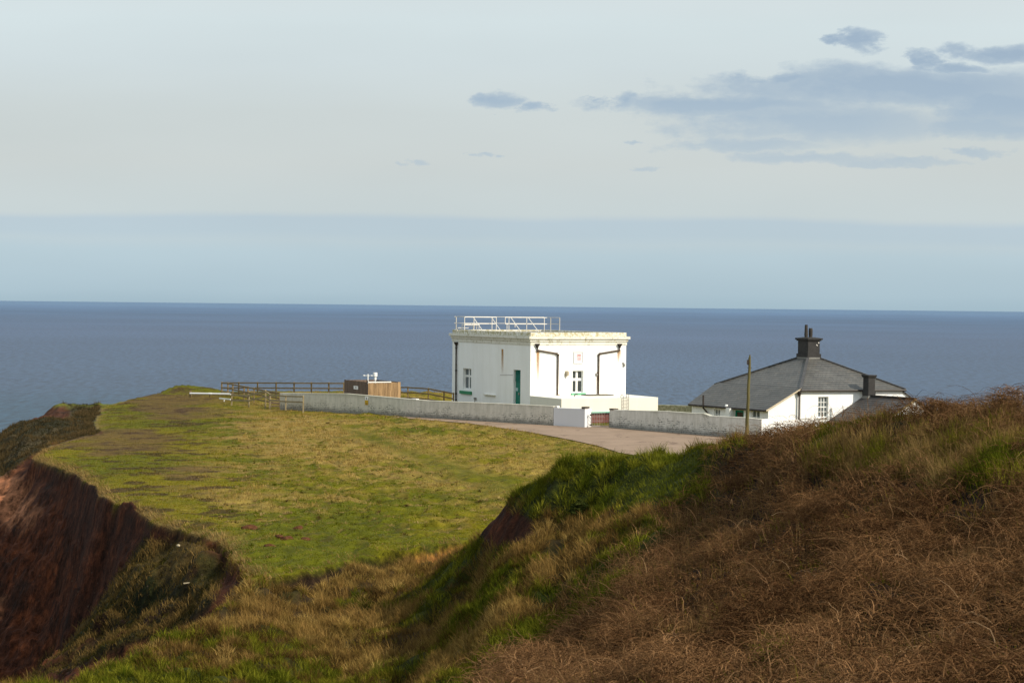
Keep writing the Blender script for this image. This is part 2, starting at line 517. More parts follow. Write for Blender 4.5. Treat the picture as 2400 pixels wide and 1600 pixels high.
world = bpy.data.worlds.new("World"); scene.world = world; world.use_nodes = True
nt = world.node_tree; nt.nodes.clear()
wo = nt.nodes.new('ShaderNodeOutputWorld')
sky = N(nt, 'ShaderNodeTexSky', sky_type='NISHITA', sun_disc=False, sun_elevation=SUN_EL, sun_rotation=SUN_AZ,
        altitude=40.0, air_density=1.0, dust_density=1.5, ozone_density=1.0)
skyc = mixc(nt, 1.0, sky.outputs[0], (.68, .70, .74), 'MULTIPLY')
geo = N(nt, 'ShaderNodeTexCoord').outputs['Generated']
sep = N(nt, 'ShaderNodeSeparateXYZ', inp={0: geo})
yy = math_n(nt, 'MAXIMUM', math_n(nt, 'ABSOLUTE', sep.outputs[1]), 0.05)
U = math_n(nt, 'MULTIPLY', math_n(nt, 'DIVIDE', sep.outputs[0], yy), 4.3)
V = math_n(nt, 'MULTIPLY', math_n(nt, 'DIVIDE', sep.outputs[2], yy), 4.3)
uv = N(nt, 'ShaderNodeCombineXYZ', inp={0: U, 1: V, 2: 0.0}).outputs[0]
n_str = N(nt, 'ShaderNodeMapping', inp={'Vector': uv, 'Scale': (1.0, 4.0, 1.0)}).outputs[0]
soft = noise(nt, n_str, 2.0, 4, 0.5)
Vw = math_n(nt, 'ADD', V, math_n(nt, 'MULTIPLY', math_n(nt, 'SUBTRACT', soft, 0.5), 0.035))
veil = ramp(nt, Vw, [(0.0, (.375, .505, .585)), (0.03, (.42, .55, .625)), (0.12, (.475, .60, .665)), (0.145, (.505, .61, .66)),
                     (0.165, (.485, .595, .66)), (0.197, (.487, .593, .66)), (0.213, (.57, .644, .657)), (0.33, (.60, .65, .645)),
                     (0.45, (.605, .665, .665)), (0.56, (.63, .71, .73)), (0.66, (.655, .745, .765)), (0.78, (.665, .73, .745)),
                     (1.0, (.66, .74, .77))])
# soft broad patches of thinner and thicker veil
bp = ramp(nt, noise(nt, n_str, 0.9, 3, 0.5), [(0.3, 0.97), (0.7, 1.03)])
veil = mixc(nt, 1.0, veil, bp, 'MULTIPLY')
# clouds: (px, py, half width, half height) in photo pixels, turned into sky directions
CL = [(2110, 205, 470, 50), (1690, 248, 330, 25), (1900, 292, 330, 46), (1740, 342, 190, 15), (1880, 372, 210, 13),
      (2330, 250, 190, 62), (2350, 128, 130, 22), (2160, 138, 42, 18), (2200, 160, 100, 15), (2010, 98, 56, 28),
      (1158, 234, 80, 20), (1240, 256, 45, 11), (1510, 392, 45, 8), (1470, 336, 30, 6), (1128, 363, 30, 6),
      (2265, 360, 80, 8), (2100, 380, 140, 9), (962, 378, 40, 6), (2320, 300, 170, 30), (1820, 180, 130, 18), (1420, 236, 60, 24)]
warp = N(nt, 'ShaderNodeMapping', inp={'Vector': uv, 'Scale': (1.0, 2.2, 1.0)}).outputs[0]
wn = N(nt, 'ShaderNodeTexNoise', inp={'Vector': warp, 'Scale': 7.0, 'Detail': 7.0, 'Roughness': 0.62})
woff = N(nt, 'ShaderNodeVectorMath', operation='SUBTRACT', inp={0: wn.outputs['Color'], 1: (0.5, 0.5, 0.5)}).outputs[0]
woff = N(nt, 'ShaderNodeVectorMath', operation='MULTIPLY', inp={0: woff, 1: (0.36, 0.07, 0.0)}).outputs[0]
wuv = N(nt, 'ShaderNodeVectorMath', operation='ADD', inp={0: uv, 1: woff}).outputs[0]
acc = None
for (px, py, a, b) in CL:
    cu, cv = (px - 1200) / 1000, (716 + 0.0107 * (px - 1200) - py) / 1000
    d = N(nt, 'ShaderNodeVectorMath', operation='SUBTRACT', inp={0: wuv, 1: (cu, cv, 0)}).outputs[0]
    d = N(nt, 'ShaderNodeVectorMath', operation='MULTIPLY', inp={0: d, 1: (1000 / a, 1000 / b, 0)}).outputs[0]
    l = N(nt, 'ShaderNodeVectorMath', operation='LENGTH', inp={0: d}).outputs['Value']
    k = math_n(nt, 'SUBTRACT', 1.25, l)
    acc = k if acc is None else N(nt, 'ShaderNodeMath', operation='SMOOTH_MAX', inp={0: acc, 1: k, 2: 0.25}).outputs[0]
cden = math_n(nt, 'ADD', acc, math_n(nt, 'MULTIPLY', math_n(nt, 'SUBTRACT', wn.outputs[0], 0.5), 1.1))
calpha = ramp(nt, cden, [(0.05, 0.0), (0.52, 0.76), (0.95, 1.0)])
calpha = math_n(nt, 'MULTIPLY', calpha, N(nt, 'ShaderNodeMapRange', inp={0: V, 1: 0.32, 2: 0.48, 3: 0.55, 4: 1.0}).outputs[0])
ccol = mixc(nt, N(nt, 'ShaderNodeMapRange', inp={0: V, 1: 0.34, 2: 0.6, 3: 0.0, 4: 1.0}).outputs[0], (.42, .53, .625), (.355, .46, .575))
front = math_n(nt, 'GREATER_THAN', sep.outputs[1], 0.0)
veil = mixc(nt, math_n(nt, 'MULTIPLY', calpha, front), veil, ccol)
upg = N(nt, 'ShaderNodeMapRange', interpolation_type='SMOOTHSTEP', inp={0: sep.outputs[2], 1: 0.18, 2: 0.5, 3: 10.3, 4: 16.5}).outputs[0]
veil10 = mixc(nt, 1.0, veil, N(nt, 'ShaderNodeCombineXYZ', inp={0: upg, 1: upg, 2: upg}).outputs[0], 'MULTIPLY')
up = N(nt, 'ShaderNodeMapRange', inp={0: sep.outputs[2], 1: 0.20, 2: 0.8, 3: 0.04, 4: 0.40}).outputs[0]
side = N(nt, 'ShaderNodeMapRange', interpolation_type='SMOOTHSTEP', inp={0: sep.outputs[1], 1: -0.1, 2: 0.5, 3: 0.35, 4: 0.0}).outputs[0]
up = math_n(nt, 'MAXIMUM', up, side)
bg = N(nt, 'ShaderNodeBackground', inp={0: mixc(nt, up, veil10, skyc), 1: 0.1})
nt.links.new(bg.outputs[0], wo.inputs[0])

scene.view_settings.view_transform = 'Standard'
scene.view_settings.look = 'None'
scene.view_settings.exposure = 0.0
scene.view_settings.gamma = 1.0
scene.cycles.max_bounces = 6
scene.cycles.transparent_max_bounces = 8

# ------------------------------------------------------------------ sea
m, nt, out = new_mat('sea_water')
tc = N(nt, 'ShaderNodeTexCoord').outputs['Object']
sx = N(nt, 'ShaderNodeSeparateXYZ', inp={0: tc})
mp = N(nt, 'ShaderNodeMapping', inp={'Vector': tc, 'Scale': (1.0, 0.16, 1.0)}).outputs[0]
w1 = N(nt, 'ShaderNodeTexNoise', inp={'Vector': mp, 'Scale': 0.35, 'Detail': 5.0, 'Roughness': 0.72}).outputs[0]
w2 = N(nt, 'ShaderNodeTexNoise', inp={'Vector': N(nt, 'ShaderNodeMapping', inp={'Vector': tc, 'Scale': (1.0, 0.9, 1.0)}).outputs[0],
                                      'Scale': 0.0012, 'Detail': 3.0}).outputs[0]
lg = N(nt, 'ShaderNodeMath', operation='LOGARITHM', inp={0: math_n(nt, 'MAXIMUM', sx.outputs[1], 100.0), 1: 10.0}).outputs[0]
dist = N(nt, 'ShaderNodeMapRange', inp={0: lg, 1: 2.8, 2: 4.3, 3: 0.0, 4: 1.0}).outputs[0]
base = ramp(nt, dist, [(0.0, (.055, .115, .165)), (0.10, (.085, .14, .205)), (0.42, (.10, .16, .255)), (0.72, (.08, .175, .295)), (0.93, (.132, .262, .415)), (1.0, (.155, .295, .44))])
# green shallows along the cliff foot
near = math_n(nt, 'MULTIPLY', N(nt, 'ShaderNodeMapRange', inp={0: sx.outputs[1], 1: 640.0, 2: 1050.0, 3: 1.0, 4: 0.0}).outputs[0],
              N(nt, 'ShaderNodeMapRange', inp={0: sx.outputs[0], 1: -40.0, 2: -170.0, 3: 0.0, 4: 1.0}).outputs[0])
shw = ramp(nt, math_n(nt, 'ADD', near, math_n(nt, 'MULTIPLY', math_n(nt, 'SUBTRACT', w1, 0.5), 0.7)), [(0.25, 0.0), (0.8, 0.8)])
base = mixc(nt, shw, base, (.045, .115, .16))
k = math_n(nt, 'ADD', math_n(nt, 'MULTIPLY', w1, 0.8), math_n(nt, 'MULTIPLY', w2, 0.2))
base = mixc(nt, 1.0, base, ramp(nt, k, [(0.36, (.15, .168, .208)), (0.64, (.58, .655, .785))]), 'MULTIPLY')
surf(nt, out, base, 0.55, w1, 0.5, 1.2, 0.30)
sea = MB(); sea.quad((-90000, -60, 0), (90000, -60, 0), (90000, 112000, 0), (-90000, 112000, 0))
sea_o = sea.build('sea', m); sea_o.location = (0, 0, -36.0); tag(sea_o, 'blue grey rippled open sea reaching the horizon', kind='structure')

# ------------------------------------------------------------------ terrain
def P3(px, py, d, dz=0.0):
    p = at_y(px, py, d); return (p.x, p.y, p.z + dz)

near_pts = [P3(*a) for a in [
    (0, 1590, 38), (140, 1576, 41.5), (264, 1535, 44.5), (400, 1470, 48), (489, 1424, 50.5), (553, 1380, 53), (612, 1345, 55.5),
    (200, 1600, 41), (400, 1600, 43), (700, 1600, 45), (1000, 1600, 41), (1200, 1600, 33), (1500, 1600, 25.5), (1900, 1600, 20.5), (2400, 1600, 18.5),
    (700, 1480, 49.5), (900, 1450, 51), (1000, 1380, 54), (830, 1330, 57.0), (700, 1345, 56.5), (1000, 1325, 58.2), (1065, 1320, 57.5),
    (1130, 1300, 49.8), (1120, 1380, 47.2), (1080, 1450, 45.6), (1050, 1540, 43.2),
    (1240, 1200, 46.6), (1300, 1200, 45.3), (1450, 1200, 43.2), (1700, 1200, 39.7), (1900, 1200, 36),
    (1235, 1300, 43.8), (1300, 1300, 42), (1450, 1300, 39), (1600, 1300, 36.5), (1900, 1300, 31.5), (2200, 1300, 27), (2400, 1300, 24.8),
    (1235, 1400, 40.3), (1350, 1400, 36.8), (1500, 1400, 33.5), (1700, 1400, 30), (1200, 1500, 38.5), (1350, 1500, 32), (1600, 1500, 27), (2000, 1450, 24.5),
    (1550, 1120, 45), (1400, 1120, 46.2), (1700, 1100, 42.5),
    (1160, 1193, 51), (1150, 1225, 51), (1142, 1252, 52), (1205, 1215, 49.2), (1200, 1148, 50), (1195, 1262, 47.8), (1120, 1262, 57.5), (1160, 1295, 49.8)]]
LIPN = [at_z(px, py) for (px, py) in [(1100, 1265), (1060, 1272), (1000, 1283), (940, 1290), (880, 1297), (830, 1304), (760, 1318)]]
near_pts += [(p.x + .03, p.y - .5, -.62 if i < 4 else -.48) for i, p in enumerate(LIPN)]
CREST = [(1250, 1104, 49), (1300, 1084, 48.3), (1360, 1072, 47.6), (1500, 1046, 47), (1600, 1040, 46), (1700, 1020, 45)]
CREST2 = [(1800, 1040, 43), (1900, 1022, 41), (2000, 1008, 39), (2100, 990, 37.2), (2200, 976, 35.6), (2400, 945, 32.5), (2550, 930, 31)]
near_pts += [P3(*a) for a in CREST + CREST2]
near_pts += [P3(2150, 1130, 32.0), P3(2400, 1100, 29.0)]
for (px, py, d) in [(1160, 1193, 51)] + CREST + CREST2:
    near_pts += [P3(px, py + 26, d + 3.2), P3(px, py + 90, d + 6.5)]
# behind the hill, and round the camera
near_pts += [(1.0, 61.5, 0), (4.5, 61, 0), (9.5, 60, 0), (17, 60, 0), (28, 58, 0), (20, 47, 1.5), (26, 44, 1.2),
             (0, 0, 6.35), (0, 8, 5.6), (5, 6, 5.9), (-5, 6, 5.4), (-8, 16, 2.6), (-12, 27, 0.2), (-16, 12, 2.5), (12, 5, 6.2), (12, 18, 5.4), (13, 27, 5.8), (-2, 24, 2.2), (25, 20, 5)]
H_NEAR = RBF(near_pts)
# the crest line of the hillock and bramble hill, held to its surveyed profile
TARGET = [(1090, 1290), (1110, 1278), (1130, 1258), (1150, 1230), (1165, 1206), (1200, 1172), (1250, 1138), (1300, 1118), (1360, 1100), (1420, 1082), (1500, 1058), (1600, 1047), (1700, 1029),
          (1800, 1018), (1900, 992), (2000, 978), (2100, 968), (2200, 966), (2300, 970), (2400, 974), (2550, 976), (2800, 970)]
UC = np.linspace(-.03, .45, 90); CORR = np.zeros(90)
for _ in range(4):
    yq = np.linspace(30, 60, 80)[:, None] * np.ones((1, 90)); xq = yq * UC[None]
    zq_ = H_NEAR(xq, yq) + CORR[None] * sst(yq, 22, 38) * (1 - sst(yq, 57, 63))
    pxq, pyq = project(xq, yq, zq_)
    k_ = np.argmin(pyq, 0); cols_ = np.arange(90)
    tgt = np.interp(pxq[k_, cols_], [t[0] for t in TARGET], [t[1] for t in TARGET])
    dzc = (pyq[k_, cols_] - tgt) * yq[k_, cols_] / F
    dzc *= sst(pxq[k_, cols_], 1085, 1115)
    CORR += dzc

rav_pts = [P3(*a) for a in [
    (100, 1030, 108), (0, 1010, 124), (0, 1060, 112), (0, 1100, 101), (40, 1080, 103), (50, 988, 130), (150, 1000, 119), (100, 1000, 120), (200, 985, 122),
    (150, 962, 138), (100, 975, 142), (60, 1180, 94), (0, 1120, 97), (0, 1200, 94), (0, 1300, 88.5), (0, 1450, 84), (0, 1560, 80),
    (150, 1200, 85.2), (150, 1350, 81.5), (150, 1500, 78), (250, 1300, 74), (240, 1420, 72), (350, 1272, 66.8), (430, 1268, 63.8), (500, 1290, 60.9),
    (250, 1410, 66), (200, 1480, 64.5), (350, 1400, 62), (450, 1380, 59.2), (545, 1365, 57.0), (200, 1545, 61), (400, 1470, 57.5), (500, 1420, 55.6), (300, 1340, 66.5)]]
rav_pts += [(-10.4, 50, -3), (-12.5, 46, -4.4), (-13.5, 40, -6), (-15, 34, -7.5), (-20, 50, -8.5), (-24, 62, -9.5), (-30, 75, -11), (-40, 60, -15),
            (-36, 95, -4.5), (-38, 110, -6), (-42, 128, -9), (-46, 150, -12), (-40, 165, -14), (-33, 150, -0.7), (-37.5, 150, -0.9), (-34, 143, -1.1)]

EDGE = [at_z(px, py) for (px, py) in [(620, 1338), (600, 1328), (560, 1308), (540, 1280), (520, 1256), (470, 1240), (400, 1222), (330, 1195), (250, 1160), (200, 1118), (165, 1095),
                                      (120, 1078), (80, 1062), (120, 1040), (190, 1018), (236, 1010), (222, 985), (240, 966), (240, 950), (300, 934)]]
EDGE = [(p.x, p.y) for p in EDGE]
for i in range(1, len(EDGE) - 1):
    (ax, ay), (bx, by) = EDGE[i], EDGE[i + 1]
    k = max(1, int(math.hypot(bx - ax, by - ay) / 1.3))
    for j in range(k):
        rav_pts.append((ax + (bx - ax) * j / k - .25, ay + (by - ay) * j / k - .1, -.85 if i < 13 else -.2))
H_RAV = RBF(rav_pts, 0.8)
RIDGE = [(-40, 8), (-24, 22), (-15, 32)] + [P3(*a)[:2] for a in [(0, 1590, 38.3), (140, 1576, 41.8), (264, 1535, 44.8), (400, 1470, 48.3), (489, 1424, 50.8), (553, 1380, 53.3)]]
RAV = RIDGE + EDGE + [(-33, 158), (-60, 170), (-90, 120), (-90, 8)]
LIP = [at_z(px, py) for (px, py) in [(1108, 1263), (1060, 1272), (1000, 1283), (900, 1294), (830, 1304), (760, 1318), (690, 1335)]]
LIP = [(p.x, p.y) for p in LIP]
FIELD = LIP + EDGE + [(-31, 160), (-30, 230), (150, 230), (150, 62), (28, 60), (17, 62), (9.5, 62), (4.5, 62.5), (1, 62.5)]
COAST = [(-90, -20), (-90, 60), (-64, 120), (-54, 140), (-46, 158), (-36, 162), (-33, 158), (-31.5, 159), (-31.5, 162), (-28, 167), (-25.5, 164.5), (-21, 168), (-12, 169), (0, 164), (20, 160), (60, 158), (140, 150), (140, -20)]
# boundary wall lines in plan
WA = at_y(656, 950, 138.3); WB = at_y(1298, 1000, 122.7); WC = at_y(1371, 1003, 121.2)
WD = at_y(1428, 1008, 121.4); WE = at_y(1785, 1030, 111.3)
YARD = [(-7, 137.5), (WB.x, WB.y + 3.2), (WD.x, WD.y + 2.6), (WE.x, WE.y + 1.5), (40, 108), (80, 110), (80, 176), (-4, 168), (-9, 160)]
ROAD = [(at_z(px, py).x, at_z(px, py).y) for (px, py) in [(915, 977), (1000, 984), (1100, 992), (1240, 1012), (1340, 1031), (1400, 1044), (1450, 1060)]] + \
       [(13, 84), (30, 80), (60, 80), (60, 106), (WE.x + 6, WE.y - 2), (WE.x, WE.y + .3), (WD.x, WD.y + .3), (WD.x, WD.y + 1.6), (WC.x, WC.y + 1.6), (WC.x, WC.y + .3), (WB.x, WB.y + .2), (-7.6, 130.5)]


def polydist(x, y, pts):
    d2 = np.full(x.shape, 1e18)
    for (ax, ay), (bx, by) in zip(pts[:-1], pts[1:]):
        ex, ey = bx - ax, by - ay
        t = np.clip(((x - ax) * ex + (y - ay) * ey) / (ex * ex + ey * ey + 1e-12), 0, 1)
        d2 = np.minimum(d2, (x - ax - t * ex) ** 2 + (y - ay - t * ey) ** 2)
    return np.sqrt(d2)


def height(x, y, full=False):
    wx = x + 0.38 * fbm(x / 2.6, y / 2.6, 1, 3) + 0.2 * vnoise(x / 0.6, y / 0.6, 5)
    wy = y + 0.38 * fbm(x / 2.6 + 40, y / 2.6, 2, 3) + 0.2 * vnoise(x / 0.6, y / 0.6 + 9, 6)
    hn = H_NEAR(x, y) - .14 * sst(y, 25, 34) + np.interp(x / y, UC, CORR) * sst(y, 22, 38) * (1 - sst(y, 57, 63))
    tl = fbm(x / .8, y / .8, 5, 2)
    rough = 0.24 * fbm(x / 1.6, y / 1.6, 0, 4) + .5 * (np.maximum(tl, -.05) - .07) * sst(-x, -9, -4) + 0.07 * fbm(x / 0.3, y / 0.3, 3, 2)
    rough = rough + .6 * fbm(x / 1.9, y / 1.9, 3, 3) * sst(y, 40, 44) * sst(-x, -7, -4) * sst(x, -3.5, -1)
    hn = hn + rough * sst(y, 6, 14)
    dR = polysd(wx, wy, RAV); dF = polysd(wx, wy, FIELD)
    dRo = polysd(x, y, ROAD)
    road_w = sst(dRo, -1.2, 0.0)
    tus = sst(x + 0.02 * (y - 60) ** 1.0, -14, -6) * (1 - road_w)
    hf = 0.16 * fbm(x / 9, y / 14, 4, 3) + (0.05 + 0.2 * tus) * fbm(x / 0.75, y / 0.75, 2, 3)
    # small turf hummocks on the cliff-top skyline
    for (bx, by, br, bh) in ((-30.2, 165, 1.3, .62), (-27.0, 163.5, .9, .2), (-33.0, 158, 1.6, .35), (-28.4, 166, 2.2, .3), (-23.0, 150, 4.5, .38)):
        hf = hf + bh * np.exp(-((x - bx) ** 2 + ((y - by) / 1.6) ** 2) / br ** 2)
    hf = hf * (1 - road_w) - 0.03 * road_w
    dY = polysd(x, y, YARD)
    yard = sst(dY, 0.0, 2.2)
    hf = hf * (1 - 0.7 * yard) - yard * (0.7 + 0.3 * sst(x, 8, 13))
    hr = H_RAV(x, y)
    soil = 0.55 * fbm(x / 2.2, y / 2.2, 6, 4) + 0.3 * fbm(x / 0.7, y / 0.7, 1, 3)
    gul = np.abs(fbm((y + .35 * x) / 1.5, (x - .3 * y) / 9, 2, 4)); soil = soil - .7 * (0.35 - gul) * sst(dR, .4, 2)
    hr = hr + soil * sst(dR, 0.3, 2.5)
    hr = hr + (0.5 * fbm((x * .8 - y * .5) / 2.4, hr / .6, 7, 4) + .2 * fbm((x - y) / .5, hr / .3, 4, 2)) * sst(dR, .15, 1.0) * (y < 112)
    wF = sst(dF, -0.18, 0.14)
    dE = polydist(wx, wy, EDGE[1:])
    wF = np.maximum(wF, (dR > -.4) * (1 - sst(dE, 1.6, 3.0)))
    wR = sst(dR, 0.0, 0.4)
    h = mix(hn, hf, wF)
    # turf curls down slightly before it breaks off at the edge
    h = h - 0.18 * np.exp(-np.abs(np.minimum(dR, 0)) / 0.5) * (1 - wR) * (y > 40)
    h = mix(h, hr, wR)
    dC = polysd(wx, wy, COAST)
    cw = sst(-dC, -0.4, 16)
    h = mix(h, np.full(h.shape, -37.5), cw ** 0.6)
    if full: return h, dR, dF, dRo, dC, wF
    return h


NU, NY = 860, 1180
UM = 0.45
u = np.linspace(-UM, UM, NU)
_y = 5.0 * 40 ** np.linspace(0, 1, 4000)
_d = np.where((_y > 55) & (_y < 97), 2.6, 1.0) * np.where(_y < 14, .5, 1.0)
_c = np.cumsum(_d); _c = (_c - _c[0]) / (_c[-1] - _c[0])
yg = np.interp(np.linspace(0, 1, NY), _c, _y)
YG, UG = np.meshgrid(yg, u, indexing='ij')
XG = UG * YG
ZG, DR, DF, DRO, DC, WFG = height(XG, YG, True)
gy, gx = np.gradient(ZG)
dxx = XG[:, 1:2] - XG[:, 0:1]
dzdx = gx / dxx
dyy = np.gradient(yg)[:, None]
dzdy = gy / dyy - dzdx * (np.gradient(XG, axis=0) / dyy)
SLOPE = np.sqrt(dzdx ** 2 + dzdy ** 2)
PX, PY = project(XG, YG, ZG)
C = lambda *a: np.array(a)[None, None, :]
W = lambda a: a[..., None]
n1 = fbm(XG / 3.0, YG / 3.0, 1, 4); n2 = fbm(XG / 0.9, YG / 0.9, 3, 3); n3 = fbm(XG / 7, YG / 10, 5, 4); n4 = fbm(XG / 0.35, YG / 0.35, 6, 2)
wob = 60 * n1
RAVIN = (DR > 0.05)
GAP = 0.12
# field colours
g_field = mix(C(.088, .092, .003), C(.15, .125, .004), W(sst(n3 + .4 * n2, -.4, .5)))
zone = sst(PX + 0.35 * (PY - 1000) + wob * 1.6 + 70 * n2, 380, 680)
straw_w = zone * sst(n1 * .5 + n2 * .6 + n3 * .4 + .22 + .12 * (PX > 560) - .0022 * np.maximum(PY - 1170, 0) - .35 * sst(np.abs(PX - 1000), 500, 200) * sst(PY, 1120, 1240), .0, .65)
straw_w = np.clip(straw_w + 1.0 * zone * sst(np.exp(-(((PX - 690 + wob) / 190) ** 2 + ((PY - 1012) / 34) ** 2)) + .9 * np.exp(-(((PX - 860 + wob) / 170) ** 2 + ((PY - 1075) / 45) ** 2)) + .5 * n1 + .45 * n2, .35, .95), 0, 1.25)
field_c = mix(g_field, C(.26, .18, .045), W(.8 * straw_w))
trail = np.exp(-((PY - (1012 + (PX - 830) * .36) - 8 * n1) / (12 + .03 * np.maximum(PX - 830, 0))) ** 2) * sst(PX, 760, 850)
field_c = mix(field_c, C(.092, .088, .006), W(.8 * trail))
worn = sst(n1 + .7 * n3 + 1.0 * np.exp(-(((PX - 385) / 110) ** 2 + ((PY - 945) / 34) ** 2)) + .75 * np.exp(-(((PX - 250) / 110) ** 2 + ((PY - 1020) / 16) ** 2)) + .5 * np.exp(-(((PX - 560) / 100) ** 2 + ((PY - 935) / 12) ** 2)) + .3 * np.exp(-(((PX - 300) / 170) ** 2 + ((PY - 1050) / 60) ** 2)) + .35 * np.exp(-(((PX - 420) / 170) ** 2 + ((PY - 985) / 60) ** 2)), .22, .80)
worn *= sst(-PX, -720, -420)
field_c = mix(field_c, C(.095, .05, .02), W(.72 * worn))
spk = sst(fbm(XG / 1.1, YG / 1.1, 7, 3) + .32 * np.exp(-((PX - 350) / 260) ** 2), .36, .55) * sst(-PX, -760, -520)
field_c = mix(field_c, C(.045, .022, .012), W(.75 * spk))
tdark = sst(fbm(XG / .55, YG / .8, 4, 3) + .25 * n2, .22, .42) * zone * (1 - trail)  # dark spots: brown tufts, plus the shade of gaps between tussocks painted in
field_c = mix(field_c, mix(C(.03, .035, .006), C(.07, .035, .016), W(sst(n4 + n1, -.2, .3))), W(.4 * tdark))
lipw = np.exp(-np.maximum(-DR, 0) / .28) * (YG > 50) * (n2 > -.15)
field_c = mix(field_c, C(.20, .135, .045), W(.75 * lipw))
# near hillside colours
brown = sst(n1 + .6 * n2 + .5 * np.exp(-(((PX - 840) / 260) ** 2 + ((PY - 1450) / 110) ** 2)) - 1.0 * np.exp(-(((PX - 1450) / 230) ** 2 + ((PY - 1110) / 85) ** 2)) - .2 * np.exp(-(((PX - 1130) / 130) ** 2 + ((PY - 1350) / 90) ** 2)), -.25, .45)
near_c = mix(C(.03, .038, .006), C(.05, .03, .012), W(brown))
# bramble bank
BR = [(1800, 1025), (2050, 975), (2250, 945), (2440, 920), (3400, 910), (3500, 1700), (1080, 1700), (1180, 1560), (1320, 1430), (1430, 1330), (1540, 1250), (1650, 1180), (1690, 1090), (1735, 1045)]
BD = polysd(PX + 55 * n1, PY + 40 * n1 + 25 * n2, BR)
BRAM = sst(BD, -25, 45) * (YG < 48)
BRAM = np.where((YG < 17), np.maximum(BRAM, sst(PX, 900, 1200)), BRAM)
GPATCH = sst(.95 * np.exp(-(((PX - 2230) / 270) ** 2 + ((PY - 1075) / 70) ** 2)) + .5 * np.exp(-(((PX - 1980) / 160) ** 2 + ((PY - 1080) / 40) ** 2)) + .35 * np.exp(-(((PX - 2400) / 120) ** 2 + ((PY - 1190) / 60) ** 2)) + .5 * n1 + .25 * n2, .30, .70)
GPATCH = np.maximum(GPATCH, .8 * sst(np.exp(-(((PX - 1780) / 150) ** 2 + ((PY - 1540) / 70) ** 2)) + n1, .8, 1.25))
near_c = mix(near_c, C(.018, .0095, .005), W(BRAM * (1 - .6 * GPATCH)))
RED = C(.095, .027, .0095); REDD = C(.046, .0155, .0075); ORG = C(.33, .14, .04)  # shade and sun put into the earth colour: dark cliff reds, sunlit orange
scarp = (np.exp(-(((PX - 1182) / 74) ** 2 + ((PY - 1238) / 44) ** 2)) + .7 * np.exp(-(((PX - 1262) / 50) ** 2 + ((PY - 1118) / 16) ** 2)) + .6 * np.exp(-(((PX - 1165) / 26) ** 2 + ((PY - 1195) / 22) ** 2))) * (YG < 62) * (YG > 44)
SCARP = sst(scarp * 1.15 + .4 * n1, .42, .6)
near_c = mix(near_c, mix(REDD, RED, W(sst(n2, -.3, .3))), W(SCARP))
lipface = (DF > -.75) * (DF < .05) * sst(PX, 900, 990) * (1 - sst(PX, 1120, 1150)) * (YG < 66)
near_c = mix(near_c, ORG, W(sst(lipface, .12, .5)))
lipdark = (DF > -.5) * (DF < .05) * sst(PX, 620, 660) * (1 - sst(PX, 930, 990)) * (YG < 66) * (YG > 54)  # dark soil band; also paints in the shade under the turf lip
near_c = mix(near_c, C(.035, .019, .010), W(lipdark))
# ravine colours
slump = polysd(PX + 40 * n1, PY + 40 * n1, [(330, 1268), (440, 1262), (500, 1282), (530, 1330), (500, 1420), (430, 1480), (300, 1520), (120, 1580), (60, 1600), (130, 1530), (230, 1410), (290, 1330)])
SLUMP = sst(slump, -12, 22)
bank = polysd(PX + 15 * n1, PY + 15 * n1, [(0, 1118), (75, 1060), (235, 1012), (232, 955), (246, 932), (300, 930), (300, 900), (-400, 900), (-400, 1160)])
BANK = sst(bank, -8, 4)
head = np.exp(-(((PX - 105) / 62) ** 4 + ((PY - 966) / 20) ** 4)) * (YG > 125)
n5 = fbm((XG * .8 - YG * .5) / 3.0, ZG / .5, 2, 4)
cl = mix(REDD, RED, W(sst(n1 * .6 + .5 * n2 + .7 * n5, -.4, .5)))
cl = mix(cl, C(.016, .009, .006), W(.7 * sst(n5 - .4 * n2, .15, .45)))
cl = mix(cl, C(.30, .125, .06), W(sst(np.exp(-(((PX - 10) / 85) ** 2 + ((PY - 1170) / 80) ** 2)) + .6 * np.exp(-((PX / 30) ** 2 + ((PY - 1430) / 60) ** 2)) + .4 * n2, .35, .8)))  # sunlit patches at the left of the cliff, painted as paler earth
cl = mix(cl, mix(C(.018, .02, .005), C(.06, .04, .012), W(sst(n2 + n1, -.3, .4))), W(SLUMP * sst(n1 + .5 * n2 + .35, -.2, .2)))
cl = mix(cl, mix(C(.035, .033, .018), C(.085, .065, .035), W(sst(n1 + n2, -.2, .5))), W(BANK))
cl = mix(cl, mix(C(.045, .02, .011), C(.08, .033, .018), W(sst(n2, -.3, .3))), W(sst(head, .3, .6)))  # headland face painted darker to stand for its shade
topg = sst(-(PY - 952), -4, 5) * (PX > 90) * (YG > 140)
cl = mix(cl, C(.115, .13, .02), W(topg))
wF = W(np.maximum(sst(DF, -.05, .1), WFG * (DR > -.4))); wR = W(sst(DR, .0, .2))
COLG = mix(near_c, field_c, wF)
steep = W(sst(SLOPE, .9, 1.5) * (YG > 100))
COLG = mix(COLG, cl, wR)
COLG = mix(COLG, C(.12, .05, .03), steep * (1 - wR) * (W(DC) > -3))
n4r = fbm((XG * .8 - YG * .5) / .35, ZG / .25, 6, 3)
#peb = sst(vnoise((XG * .8 - YG * .5) / .16, ZG / .13, 3), .40, .46) * (DR > .4) * (1 - BANK) * (YG < 110)
COLG = COLG * W(1 + np.where(DR > .1, .7 * n4r, .35 * n4))
COLG = np.clip(COLG, .004, .7)

